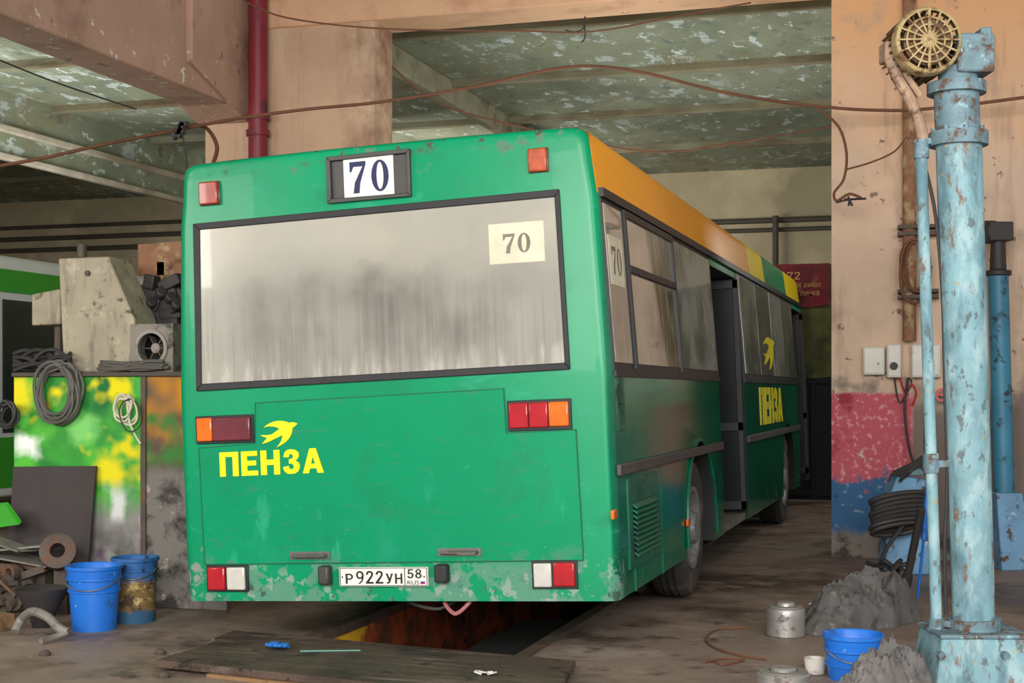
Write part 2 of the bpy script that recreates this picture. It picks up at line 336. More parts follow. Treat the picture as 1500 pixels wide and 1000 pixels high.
# glyphs
def ell(cx, cy, rx, ry, a0, a1, n=14): return [(cx+rx*cos(a0+(a1-a0)*i/n), cy+ry*sin(a0+(a1-a0)*i/n)) for i in range(n+1)]
GL = {}
GL['П'] = (.8, [[(0, 0), (0, 1), (.8, 1), (.8, 0), (.55, 0), (.55, .8), (.25, .8), (.25, 0)]])
GL['Е'] = (.7, [[(0, 0), (0, 1), (.68, 1), (.68, .8), (.25, .8), (.25, .61), (.63, .61), (.63, .41), (.25, .41), (.25, .2), (.7, .2), (.7, 0)]])
GL['Н'] = (.8, [[(0, 0), (0, 1), (.25, 1), (.25, .62), (.55, .62), (.55, 1), (.8, 1), (.8, 0), (.55, 0), (.55, .4), (.25, .4), (.25, 0)]])
GL['З'] = (.7, [[(.03, .70), (.10, .90), (.22, .985), (.36, 1.0), (.55, .96), (.67, .85), (.68, .72), (.62, .60), (.53, .53), (.64, .47), (.70, .36), (.70, .25), (.64, .10), (.52, .02), (.35, 0), (.18, .02), (.06, .12), (0, .29),
                 (.24, .33), (.27, .23), (.35, .185), (.42, .21), (.46, .29), (.43, .38), (.36, .42), (.26, .42), (.26, .60), (.36, .61), (.43, .67), (.43, .76), (.35, .81), (.28, .78), (.25, .67)]])
lA = [(0, 0), (.3, 1), (.43, 1), (.43, .68), (.35, .38), (.43, .38), (.43, .19), (.3, .19), (.25, 0)]
GL['А'] = (.86, [lA, [(.86-a, b) for a, b in lA][::-1]])
GL['7'] = (.62, [[(.02, .68), (.02, 1), (.62, 1), (.62, .9), (.4, .32), (.36, 0), (.14, 0), (.2, .34), (.5, .84), (.16, .84), (.08, .68)]])
GL['0'] = (.64, [ell(.32, .5, .32, .5, pi/2, 3*pi/2)+ell(.32, .5, .13, .43, 3*pi/2, pi/2), ell(.32, .5, .32, .5, -pi/2, pi/2)+ell(.32, .5, .13, .43, pi/2, -pi/2)])
GL['1'] = (.3, [[(.14, 0), (.14, .8), (0, .72), (0, .86), (.16, 1), (.3, 1), (.3, 0)]])
GL['9'] = (.6, [ell(.3, .68, .3, .32, pi/2, 3*pi/2)+ell(.3, .68, .16, .19, 3*pi/2, pi/2),
                [(.3, 1.0), (.45, .96), (.56, .85), (.6, .68), (.58, .42), (.48, .16), (.3, .0), (.12, .0), (.3, .13), (.41, .28), (.45, .42), (.3, .36), (.3, .49), (.42, .55), (.46, .68), (.42, .82), (.3, .87)]])
GL['2'] = (.6, [[(.02, .7), (.06, .88), (.18, .98), (.33, 1), (.48, .96), (.58, .83), (.58, .68), (.5, .52), (.24, .14), (.6, .14), (.6, 0), (0, 0), (0, .1), (.36, .58), (.43, .7), (.42, .82), (.32, .87), (.22, .84), (.16, .7)]])
GL['5'] = (.6, [[(.06, .45), (.1, 1), (.56, 1), (.56, .86), (.23, .86), (.21, .62), (.36, .64), (.5, .58), (.6, .44), (.6, .26), (.52, .1), (.38, .01), (.22, 0), (.08, .07), (0, .25), (.15, .27), (.2, .16), (.3, .13), (.41, .2), (.45, .33), (.41, .46), (.31, .51), (.2, .45)]])
GL['8'] = (.6, [ell(.3, .74, .27, .26, pi/2, 3*pi/2)+ell(.3, .74, .13, .13, 3*pi/2, pi/2), ell(.3, .74, .27, .26, -pi/2, pi/2)+ell(.3, .74, .13, .13, pi/2, -pi/2),
                ell(.3, .28, .3, .28, pi/2, 3*pi/2)+ell(.3, .28, .15, .15, 3*pi/2, pi/2), ell(.3, .28, .3, .28, -pi/2, pi/2)+ell(.3, .28, .15, .15, pi/2, -pi/2)])
GL['Р'] = (.58, [[(0, 0), (0, 1), (.3, 1), (.3, .86), (.15, .86), (.15, .52), (.3, .52), (.3, .39), (.15, .39), (.15, 0)],
                 [(.3, 1)]+ell(.3, .695, .28, .305, pi/2, -pi/2, 12)+[(.3, .52)]+ell(.3, .69, .14, .17, -pi/2, pi/2, 10)])
GL['У'] = (.6, [[(0, 1), (.16, 1), (.32, .52), (.45, 1), (.6, 1), (.36, .16), (.26, .02), (.08, 0), (.05, .13), (.16, .14), (.24, .26)]])
GL['Н2'] = (.6, [[(0, 0), (0, 1), (.15, 1), (.15, .58), (.45, .58), (.45, 1), (.6, 1), (.6, 0), (.45, 0), (.45, .43), (.15, .43), (.15, 0)]])
def glyphs(mb, text, x0, z0, x1, z1, fn, t0, t1, gap=.12):
    W_ = sum(GL[c][0] for c in text)+gap*(len(text)-1); sx = (x1-x0)/W_; h = z1-z0; x = x0
    for i, c in enumerate(text):
        for j, p in enumerate(GL[c][1]): mb.prism([(x+a*sx, z0+b*h) for a, b in p], fn, t0-.0002*j, t1)
        x += (GL[c][0]+gap)*sx
def fonttext(text, x0, z0, x1, z1, fn, mb):
    cu = bpy.data.curves.new('t', 'FONT'); cu.body = text
    o = bpy.data.objects.new('t', cu); C.objects.link(o)
    dg = bpy.context.evaluated_depsgraph_get(); me = bpy.data.meshes.new_from_object(o.evaluated_get(dg))
    vs = [v.co.copy() for v in me.vertices]; fs = [tuple(p.vertices) for p in me.polygons]
    bpy.data.objects.remove(o); bpy.data.curves.remove(cu); bpy.data.meshes.remove(me)
    if not vs: return
    a0 = min(v.x for v in vs); a1 = max(v.x for v in vs); b0 = min(v.y for v in vs); b1 = max(v.y for v in vs)
    mb.add([fn(x0+(v.x-a0)/(a1-a0)*(x1-x0), z0+(v.y-b0)/(b1-b0)*(z1-z0), 0) for v in vs], fs)

# ================================================================== ROOM
YP = 13.3; ZB = 5.2; ZC = 5.5; YBK = 26.0
PX0, PX1 = -3.70, -2.33; PY0, PY1 = 6.9, 19.0
fl = MB()
def gq(x0, x1, y0, y1): fl.add([(x0, y0, 0), (x1, y0, 0), (x1, y1, 0), (x0, y1, 0)], [(0, 1, 2, 3)])
gq(-21, PX0, -5, 27); gq(PX1, 6, -5, 27); gq(PX0, PX1, -5, PY0); gq(PX0, PX1, PY1, 27)
struct(fl, 'floor', m_floor)
pit = MB()
pit.add([(PX0, PY0, 0), (PX0, PY1, 0), (PX0, PY1, -1.4), (PX0, PY0, -1.4), (PX1, PY0, 0), (PX1, PY1, 0), (PX1, PY1, -1.4), (PX1, PY0, -1.4)],
        [(0, 1, 2, 3), (4, 7, 6, 5), (0, 3, 7, 4), (1, 5, 6, 2), (3, 2, 6, 7)])
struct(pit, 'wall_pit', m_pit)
for i, x in enumerate((PX0-.03, PX1+.03)):
    struct(MB().bb(x-.04, x+.04, PY0, PY1, -.05, .015), 'trim_%d' % (i+1), m_scrap)
struct(MB().bb(-21, 4, 3.5, YBK+.3, ZC, ZC+.2), 'ceiling', m_ceil)
for i, y in enumerate((14.9, 17.4, 20.0, 23.0)):
    struct(MB().bb(-21, 4, y-.05, y+.05, ZC-.1, ZC+.02), 'trim_%d' % (i+3), m_ribbrown, bevel=.02)
struct(MB().bb(-21, 4, YBK, YBK+.3, -.05, ZC+.1), 'wall_back', m_back)
struct(MB().bb(-21.3, -21, -5, YBK, -.05, ZC+.1), 'wall_left', m_back)
xp = PY(1218, 500, YP).x
struct(MB().bb(xp, 4, YP, YP+.6, -.05, ZC), 'wall_right', m_pier)
xc0 = PY(300, 300, YP).x; xc1 = PY(548, 300, YP).x
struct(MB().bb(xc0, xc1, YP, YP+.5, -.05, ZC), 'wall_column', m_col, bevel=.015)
struct(MB().bb(xc0, 4, YP-.03, YP+.52, ZB, ZC), 'trim_7', m_peach, bevel=.015)
zb = PY(330, 165, YP).z; xb1 = PY(360, 165, YP).x
mb = MB().bb(xc0, xb1, 2.5, YP-.03, zb, ZC)
mb.extr([(xc0-.06, YP-1.2, zb+.25), (xc0-.06, YP-.03, zb-.12), (xc0-.06, YP-.03, ZC), (xc0-.06, YP-1.2, ZC)], (xb1-xc0+.12, 0, 0))
struct(mb, 'trim_8', m_lbeam, bevel=.02)
struct(MB().bb(-6.25, -6.1, YP+.5, YBK, 5.2, ZC), 'trim_9', m_rib, bevel=.02)
struct(MB().bb(-12.1, -11.98, 6, YBK, 4.95, 5.05), 'trim_10', m_palerail, bevel=.02)
struct(MB().bb(-12.1, -11.98, 6, YBK, 4.58, 4.67), 'trim_11', m_palerail, bevel=.02)
struct(MB().bb(-12.08, -12.04, 6, YBK, 4.6, ZC), 'trim_12', m_ceil)
YG = 20.2
xg0 = -2.7; xg1 = 1.6; zg = PY(1170, 388, YG).z
g = MB().bb(xg0, xg1, YG, YG+.08, 0, zg)
for k in range(6):
    x = xg0+.05+k*.82; g.bb(x, x+.06, YG-.03, YG, 0, zg)
for z in (.1, 1.65, zg-.06): g.bb(xg0, xg1, YG-.035, YG, z-.04, z+.04)
struct(g, 'wall_gate', m_gate)
def cloth(x0, x1, z0, z1, Y, amp, sag, nx=16):
    top = []; bot = []
    for i in range(nx+1):
        x = x0+(x1-x0)*i/nx; y = Y-amp*sin(i*1.3)
        top.append((x, y, z0)); bot.append((x, y-amp*.5*cos(i*2.1), z1-sag*sin(pi*i/nx)))
    return MB().add(top+bot, [(i, i+1, nx+2+i, nx+1+i) for i in range(nx)])
YB_ = YG-.055
b0 = PY(1105, 388, YB_); b1 = PY(1216, 446, YB_)
bn = thing('banner', 'faded dark red cloth banner with orange lettering hung on the dark gate beyond the bus', 'banner', (b0.x, YB_, b1.z))
cloth(b0.x, b1.x, b0.z, b1.z, YB_, .012, .04).build('cloth', m_banner, bn)
fb = lambda a, b, t: V((a, YB_-.03+t, b))
o = MB(); p = PY(1136, 410, YB_-.03); q = PY(1172, 398, YB_-.03); glyphs(o, '1972', p.x, p.z, q.x, q.z, fb, 0, .003); o.build('year_number', m_bannertext, bn)
for txt, (xa, ya, xb, yb) in (('ных', (1158, 414, 1174, 421)), ('работ', (1178, 413, 1202, 422)), ('линка', (1172, 426, 1200, 433))):
    o = MB(); p = PY(xa, yb, YB_-.03); q = PY(xb, ya, YB_-.03); fonttext(txt, p.x, p.z, q.x, q.z, fb, o)
    if o.v: o.build('lettering', m_bannertext, bn)
c0 = PY(1120, 450, YB_); c1 = PY(1217, 552, YB_)
setk(cloth(c0.x, c1.x, c0.z-.03, c1.z, YG-.05, .012, .02).build('olive_sheet', m_olive, loc=(c0.x, YB_, c1.z)), 'dull olive cloth sheet hanging on the gate right below the red banner', 'cloth sheet')

def wallpipe(pxa, pxb, py, r, label):
    y = YBK-r; a = PY(pxa, py, y); b = PY(pxb, py, y); z = (a.z+b.z)/2
    setk(MB().cyl((a.x, y, z), (b.x, y, z), r, n=10).build('pipe', m_pipe, loc=(a.x, y, z)), label, 'pipe', 'pipes along the back wall')
wallpipe(930, 1260, 324, .05, 'upper dark pipe along the back wall right of the bus roof')
wallpipe(930, 1260, 338, .04, 'lower dark pipe along the back wall right of the bus roof')
wallpipe(-40, 300, 330, .04, 'upper dark pipe on the back wall left of the green bus')
wallpipe(-40, 300, 347, .05, 'middle dark pipe on the back wall left of the green bus')
wallpipe(-40, 300, 364, .05, 'lowest dark pipe on the back wall left of the green bus')
p = PY(1136, 320, YBK-.17)
setk(MB().cyl((p.x, p.y, p.z+.05), (p.x, p.y, 0), .055, n=10).build('pipe', m_pipe, loc=(p.x, p.y, 0)), 'vertical dark pipe dropping from the back wall pipes behind the banner', 'pipe')
p = PY(378, 300, YP-.16)
rp = thing('riser_pipe', 'dark red vertical pipe running up the tan column to the beam', 'pipe', (p.x, p.y, 0))
MB().cyl((p.x, p.y, 0), (p.x, p.y, ZC), .098, n=24).build('pipe_run', m_redpipe, rp)
zz = PY(378, 172, YP-.16).z
for z in (zz, zz-.16): MB().cyl((p.x, p.y, z-.03), (p.x, p.y, z+.03), .12, n=24).build('collar', m_redpipe, rp)

# ================================================================== BUS
W = 1.335; LB = 11.3; ZS = .355; TUM = .042
cr = PD(893, 873, 7.84)
OB = V((cr.x-1.275, cr.y, 0))
A = radians(2.4); piv = V((W, 0, ZS))
RM = Matrix.Translation(piv) @ Matrix.Rotation(-A, 4, 'Y') @ Matrix.Translation(-piv)
TB = Matrix.Translation(OB) @ RM; TBI = TB.inverted()
def blocal(px, py): return TBI @ CAM, TBI.to_3x3() @ ray(px, py)
def rear(px, py, y=0.0):
    o, d = blocal(px, py); t = (y-o.y)/d.y; p = o+d*t; return (p.x, p.z)
def side(px, py, x=W):
    o, d = blocal(px, py); t = (x-o.x)/d.x; p = o+d*t; return (p.y, p.z)
bus = thing('bus', 'green and yellow city bus number 70 seen from behind over the pit', 'bus', OB)
ZK = 1.62
def tum(z): return TUM*(z-ZK)/.98 if z > ZK else 0.0
def bpart(mb, name, m, parent=None, roll=True, sidepart=False, **k):
    par = bus if parent is None else parent
    if sidepart:
        for v in mb.v: v.x -= tum(v.z)
    old = ORG[par.name]; ORG[par.name] = V((0, 0, 0))
    o = mb.build(name, m, par, **k); ORG[par.name] = old
    if parent is None and roll: o.matrix_local = RM
    return o
ZTOP = 2.985
prof = [(W-.012, ZS), (W, .7), (W, 1.0), (W, ZK), (W-TUM, 2.6), (W-TUM-.02, 2.76), (W-TUM-.032, 2.89), (W-TUM-.042, 2.93), (W-TUM-.062, 2.955), (W-TUM-.1, 2.97), (W-.35, 2.978), (.4, ZTOP)]
prof = prof + [(-x, z) for x, z in prof[::-1]]
rr_ = .06
stations = []
for i in range(7):
    a = pi/2*i/6; stations.append((rr_-rr_*cos(a), rr_-rr_*sin(a)))
stations = stations + [(LB-y, i) for y, i in stations[::-1]]
mb = MB(); n = len(prof); vs = []
for y, i in stations:
    for x, z in prof:
        vs.append((x*(W-i)/W, y, z if z < 1 else (ZS+(z-ZS)*(ZTOP-i*.5-ZS)/(ZTOP-ZS))))
fs = []
for s in range(len(stations)-1):
    for k in range(n): fs.append((s*n+k, s*n+(k+1) % n, (s+1)*n+(k+1) % n, (s+1)*n+k))
fs += [tuple(range(n-1, -1, -1)), tuple(range((len(stations)-1)*n, len(stations)*n))]
mb.add(vs, fs)
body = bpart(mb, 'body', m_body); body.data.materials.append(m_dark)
D0 = side(1057, 655)[0]; D1 = D0+1.45
AX1 = side(1030, 800)[0]; AX2 = side(1157, 690)[0]
FD0 = LB-1.25; FD1 = LB-.15
def cutter(mbx):
    o = mbx.build('cut', m_body); o.data.materials.append(m_dark)
    for p in o.data.polygons: p.material_index = 1
    o.matrix_world = TB; return o
cuts = [cutter(MB().bb(-.9, 1.6, D0, D1, .3, 2.52)), cutter(MB().bb(-.3, 1.6, FD0, FD1, .3, 2.52))]
for ax in (AX1, AX2):
    cuts.append(cutter(MB().cyl((.5, ax, .52), (1.6, ax, .52), .62, n=40)))
    cuts.append(cutter(MB().cyl((-1.6, ax, .52), (-.5, ax, .52), .62, n=40)))
bpy.context.view_layer.update()
for c in cuts:
    md = body.modifiers.new('b', 'BOOLEAN'); md.operation = 'DIFFERENCE'; md.object = c; md.solver = 'EXACT'
dg = bpy.context.evaluated_depsgraph_get()
nm = bpy.data.meshes.new_from_object(body.evaluated_get(dg))
body.modifiers.clear(); body.data = nm
for c in cuts: bpy.data.objects.remove(c)
nm.set_sharp_from_angle(angle=radians(35))
fr = lambda a, b, t: V((a, t, b))
def rrect(x0, y0, x1, y1):
    a = rear(x0, y0); b = rear(x1, y0); c = rear(x1, y1); d = rear(x0, y1)
    return ((a[0]+d[0])/2, (c[1]+d[1])/2, (b[0]+c[0])/2, (a[1]+b[1])/2)
def ringpoly(mbx, outer, inner, t0, t1):
    n = len(outer)
    for i in range(n):
        j = (i+1) % n; mbx.prism([outer[i], outer[j], inner[j], inner[i]], fr, t0, t1)
outer = [rear(*p) for p in ((284, 328), (820, 277), (836, 541), (289, 573))]
inner = [rear(*p) for p in ((294, 337), (813, 289), (828, 531), (297, 562))]
wb = MB(); ringpoly(wb, outer, inner, -.018, .0)
wf = bpart(wb, 'rear_window', m_rubber, bevel=.006)
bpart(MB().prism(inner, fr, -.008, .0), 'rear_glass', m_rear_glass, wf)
x0, z0, x1, z1 = rrect(717, 326, 798, 385)
bpart(MB().prism([(x0, z0), (x1, z0+.0), (x1, z1), (x0, z1)], fr, -.0095, -.008), 'paper_sign', m_paper, wf)
o = MB(); glyphs(o, '70', x0+.08, z0+.055, x1-.08, z1-.06, fr, -.0105, -.0095, .14)
bpart(o, 'paper_number', m_grey_ink, wf)
out = [rear(*p) for p in ((480, 231), (602, 218), (604, 288), (482, 299))]
inn = [rear(*p) for p in ((486, 237), (597, 225), (599, 283), (488, 292))]
o = MB(); ringpoly(o, out, inn, -.03, .0); o.prism(inn, fr, -.008, 0)
rb = bpart(o, 'route_board', m_frame, bevel=.004)
x0, z0, x1, z1 = rrect(505, 228, 578, 291)
bpart(MB().prism([(x0, z0), (x1, z0), (x1, z1), (x0, z1)], fr, -.014, -.006), 'number_card', m_white, rb)
o = MB(); glyphs(o, '70', x0+.035, z0+.035, x1-.03, z1-.03, fr, -.016, -.014, .2)
bpart(o, 'route_number', m_navy, rb)
def lamp(name, cells, mg=3, hm=None):
    xs = [c[0] for c in cells]+[c[2] for c in cells]; ys = [c[1] for c in cells]+[c[3] for c in cells]
    r = rrect(min(xs)-mg, min(ys)-mg, max(xs)+mg, max(ys)+mg)
    h = bpart(MB().bb(r[0], r[2], -.014, 0, r[1], r[3]), name, hm or m_black, bevel=.004)
    for c in cells:
        q = rrect(*c[:4]); bpart(MB().bb(q[0]+.002, q[2]-.002, -.034, -.01, q[1], q[3]), 'lens', c[4], h, bevel=.008)
lamp('marker_lamp', [(294, 267, 322, 300, m_brown_lens2)], 1, m_darkred_lens)
lamp('marker_lamp', [(775, 218, 803, 252, m_brown_lens)], 1, m_darkred_lens)
lamp('tail_lamp', [(291, 612, 314, 646, m_orange_lens), (314, 611, 370, 645, m_darkred_lens)])
lamp('tail_lamp', [(747, 590, 776, 627, m_red_lens), (776, 589, 805, 626, m_red_lens), (805, 588, 835, 624, m_orange_lens)])
lamp('bumper_lamp', [(307, 830, 333, 863, m_red_lens), (335, 830, 362, 863, m_white_lens)])
lamp('bumper_lamp', [(783, 824, 810, 859, m_white_lens), (812, 823, 844, 858, m_red_lens)])
hp = [rear(*p) for p in ((375, 590), (738, 569), (742, 634), (844, 629), (855, 820), (301, 826), (292, 656), (375, 649))]
hatch = bpart(MB().prism(hp, fr, -.007, .0), 'engine_hatch', m_green)
o = MB()
for i in range(len(hp)):
    a, b = hp[i], hp[(i+1) % len(hp)]
    o.bar((a[0], -.007, a[1]), (b[0], -.007, b[1]), .005, .006)
bpart(o, 'seam', m_seam, hatch)
for (xa, ya, xb, yb) in ((428, 809, 482, 817), (645, 804, 703, 812)):
    q = rrect(xa, ya, xb, yb); zc = (q[1]+q[3])/2
    o = MB().tube([(q[0]+.01, -.007, zc), (q[0]+.015, -.04, zc), (q[2]-.015, -.04, zc), (q[2]-.01, -.007, zc)], .011, 8, 1)
    o.bb(q[0]-.01, q[2]+.01, -.012, -.006, zc-.022, zc+.022)
    bpart(o, 'handle', m_chrome, hatch)
for (xa, ya, xb, yb, mm) in ((472, 827, 488, 855, m_frame), (641, 825, 660, 852, m_rubber)):
    q = rrect(xa, ya, xb, yb); bpart(MB().bb(q[0], q[2], -.07, 0, q[1], q[3]), 'rubber_buffer', mm, bevel=.014)
x0, z0, x1, z1 = rrect(323, 661, 475, 697)
rz = lambda a, b, t: V((a, t, b+.004+(a-x0)*.012))
o = MB(); glyphs(o, 'ПЕНЗА', x0, z0, x1, z1, rz, -.011, -.006)
bpart(o, 'lettering', m_yellow, hatch)
def qpath(segs):
    pts = [segs[0]]
    for s in segs[1:]:
        if len(s) == 2: pts.append(s)
        else:
            a = pts[-1]; c_ = (s[0], s[1]); e = (s[2], s[3])
            for k in range(1, 9):
                t = k/8; pts.append(((1-t)**2*a[0]+2*t*(1-t)*c_[0]+t*t*e[0], (1-t)**2*a[1]+2*t*(1-t)*c_[1]+t*t*e[1]))
    return pts
swallow = [qpath([(437, 620.5), (429, 615.5, 421, 621), (411, 627.5, 399, 636), (393, 637.5, 382, 637), (389, 640.5, 392.5, 641), (389, 645, 385, 650), (396, 647, 402, 643), (416, 637.5, 428, 628), (434, 624.5, 437, 620.5)][:-1]),
           qpath([(424, 618.5), (404, 611, 387, 626), (402, 621, 413, 629.5)]),
           qpath([(429.5, 626), (430, 645, 406, 655), (416, 645, 414.5, 635.5)])]
o = MB()
for j, pl_ in enumerate(swallow): o.prism([rear(*p) for p in pl_], fr, -.011-.0003*j, -.006)
bpart(o, 'swallow_emblem', m_yellow, hatch)
q = rrect(499, 830, 629, 858)
plate = bpart(MB().bb(q[0], q[2], -.022, -.004, q[1], q[3]), 'number_plate', m_white, bevel=.003)
o = MB()
w_ = q[2]-q[0]; h_ = q[3]-q[1]
for t, a, b, c, d in (('Р', .075, .15, .16, .68), ('922', .195, .15, .5, .82), (('У', 'Н2'), .53, .15, .715, .68), ('58', .77, .42, .93, .9)):
    glyphs(o, t, q[0]+a*w_, q[1]+b*h_, q[0]+c*w_, q[1]+d*h_, fr, -.0235, -.0215, .16)
fonttext('RUS', q[0]+.77*w_, q[1]+.1*h_, q[0]+.9*w_, q[1]+.3*h_, lambda a, b, t: V((a, -.0235, b)), o)
def strip(a, b, c, d): o.bb(q[0]+a*w_, q[0]+c*w_, -.0235, -.0222, q[1]+b*h_, q[1]+d*h_)
strip(.738, .04, .746, .96); strip(.01, .03, .99, .06); strip(.01, .94, .99, .97); strip(.01, .03, .017, .97); strip(.983, .03, .99, .97)
strip(.03, .46, .045, .54); strip(.95, .46, .965, .54)
bpart(o, 'plate_characters', m_ink, plate)
bpart(MB().bb(q[0]+.915*w_, q[0]+.965*w_, -.0235, -.0222, q[1]+.12*h_, q[1]+.19*h_), 'flag', m_redcan, plate)
bpart(MB().bb(q[0]+.915*w_, q[0]+.965*w_, -.0235, -.0222, q[1]+.19*h_, q[1]+.26*h_), 'flag', m_flagblue, plate)
# ---- right side
ZT = 2.6; ZW = side(893, 543)[1]
def sband(mbx, y0, y1, z0, z1, t0, t1): return mbx.bb(W+t0, W+t1, y0, y1, z0, z1)
def sp(mbx, name, m, parent=None, **k): return bpart(mbx, name, m, parent, sidepart=True, **k)
o = MB()
sband(o, .07, D0-.02, ZW, ZT, -.01, .006); sband(o, D1+.02, FD0-.02, ZW, ZT, -.01, .006)
band = sp(o, 'window_band', m_black)
sp(MB().bb(W-.01, W+.028, .06, LB-.1, ZT-.02, ZT+.03), 'gutter', m_black)
o = MB(); sband(o, .07, D0-.02, ZW-.03, ZW+.005, 0, .015); sband(o, D1+.02, FD0-.02, ZW-.03, ZW+.005, 0, .015); sp(o, 'lower_trim', m_black)
def yy(px, py=430): return side(px, py, W-.03)[0]
y1_, y2_, y3_ = yy(915), yy(986), D0-.08
panes = [(.1, y1_-.02), (y1_+.05, y2_-.03), (y2_+.04, y3_)]
nfw = 4; fw0, fw1 = D1+.1, FD0-.1
for k in range(nfw):
    a = fw0+(fw1-fw0)*k/nfw; b = fw0+(fw1-fw0)*(k+1)/nfw; panes.append((a+.03, b-.03))
for k, (a, b) in enumerate(panes):
    sp(sband(MB(), a, b, ZW+.05, ZT-.05, .004, .012), 'window_pane', m_glass_pale if k in (2, 3, 5) else m_glass, band)
    if k in (1,):
        zv = ZW+.62*(ZT-ZW)
        o = MB(); sband(o, a, b, zv-.02, zv+.02, .006, .03); sband(o, a-.03, a+.01, ZW+.02, ZT-.03, .006, .025); sband(o, b-.01, b+.03, ZW+.02, ZT-.03, .006, .025); sband(o, a, b, ZT-.07, ZT-.03, .006, .025)
        sp(o, 'vent_frame', m_black, band)
q0 = side(884, 335, W-.04); q1 = side(906, 385, W-.04)
qa, qb = max(q0[0], .14), q1[0]
sp(sband(MB(), qa, qb, ZT-.5, ZT-.22, .010, .014), 'paper_sign', m_paper, band)
o = MB(); glyphs(o, '70', qa+.05, ZT-.44, qb-.05, ZT-.28, lambda a, b, t: V((W+t, a, b)), .0158, .013)
sp(o, 'paper_number', m_grey_ink, band)
zm = side(900, 690)[1]
o = MB(); sband(o, .03, D0-.05, zm-.03, zm+.035, 0, .028); sp(o, 'side_moulding', m_grey_strip, bevel=.008)
o = MB(); sband(o, D1+.05, FD0-.1, zm-.03, zm+.035, 0, .028); sp(o, 'side_moulding', m_grey_strip, bevel=.008)
ya = side(920, 770)[0]; yb = side(964, 770)[0]
za = zm-.06; zb_ = side(940, 825)[1]
o = MB(); sband(o, ya, yb, zb_, za, -.01, .008); lv = sp(o, 'louvre_hatch', m_sidegreen, bevel=.003)
sp(sband(MB(), ya+.1, yb-.1, zb_+.07, za-.14, .006, .0095), 'louvre_opening', m_dark, lv)
nl = 10
for k in range(nl):
    z = zb_+.08+(za-zb_-.24)*k/(nl-1)
    sp(MB().box((W+.02, (ya+yb)/2, z), (.04, (yb-ya)-.2, .01), Matrix.Rotation(radians(38), 3, 'Y')), 'louvre_slat', m_sidegreen, lv)
def smark(px, py, m, nmn, w=.05, h=.05):
    a, b = side(px, py); sp(sband(MB(), a-w/2, a+w/2, b-h/2, b+h/2, 0, .02), nmn, m, bevel=.005)
smark(897, 753, m_orange_lens, 'side_marker', .09, .05); smark(1006, 765, m_orange_lens, 'side_marker', .09, .05)
a, b = side(877, 590)
b = max(b, 1.2)
o = MB(); sband(o, .1, .3, b-.16, b+.15, -.02, .005); fpn = sp(o, 'corner_flap', m_sidegreen, bevel=.004)
sp(MB().cyl((W, .16, b), (W+.014, .16, b), .014, n=10), 'flap_lock', m_black, fpn)
o = MB()
for (y0, y1, z0, z1) in ((.42, .43, ZS, zm-.03), (yb+.12, yb+.13, ZS, zm-.03), (.03, AX1-.6, .62, .625)):
    sband(o, y0, y1, z0, z1, -.01, .003)
sp(o, 'side_seam', m_seam)
o = MB(); pth = [(W+.005, AX1+cos(t)*.63, .52+sin(t)*.63) for t in [pi*(k/20)*1.1-.05*pi for k in range(21)] if .52+sin(t)*.63 > ZS]
o.tube(pth, .016, 6, 1); sp(o, 'arch_lip', m_sidegreen)
(ya, zt_) = side(1112, 567); (yb, _) = side(1146, 600); zb2 = side(1112, 623)[1]
o = MB(); glyphs(o, 'ПЕНЗА', ya, zb2, yb, zt_, lambda a, b, t: V((W+t, a, b)), .004, 0)
sp(o, 'lettering', m_yellow)
ys0, zs0 = side(1119, 540); ys1, zs1 = side(1134, 495)
o = MB()
for j, pl_ in enumerate(swallow):
    o.prism([(ys0+(p[0]-382)/55*(ys1-ys0), zs0+(655-p[1])/40*(zs1-zs0)) for p in pl_], lambda a, b, t: V((W+t, a, b)), .012, .016+.0004*j)
sp(o, 'swallow_emblem', m_yellow)
def leaf(yc, x0, x1, z0=.45):
    fr_ = MB(); z1 = 2.5
    fr_.bb(x0, x0+.05, yc-.02, yc+.02, z0, z1); fr_.bb(x1-.05, x1, yc-.02, yc+.02, z0, z1)
    for z in (z0, 1.15, z1-.08): fr_.bb(x0, x1, yc-.02, yc+.02, z, z+.08)
    d = bpart(fr_, 'door_leaf', m_black, bevel=.005)
    bpart(MB().bb(x0+.05, x1-.05, yc-.006, yc+.006, z0+.08, z1-.08), 'door_glass', m_doorglass, d)
leaf(D1-.04, W-.52, W-.02); leaf(D1-.12, W-.5, W+.0); leaf(D0+.06, W-.5, W-.1)
leaf(FD1-.05, W-.35, W+.0); leaf(FD0+.06, W-.35, W-.05)
o = MB(); o.bb(.35, W-.03, D0+.02, D1-.02, ZS, ZS+.06); o.bb(-.2, .75, D0+.02, D1-.02, ZS, .68); bpart(o, 'door_step', m_scrapgrey)
for pts in ([(.7, D0+.75, .5), (.7, D0+.75, 2.5)], [(.2, D1-.15, .5), (.2, D1-.15, 2.5)], [(.75, D0+.4, .68), (.75, D0+.4, 1.35), (.3, D0+.4, 1.4)]):
    bpart(MB().tube(pts, .018, 8, 4), 'grab_pole', m_rim)
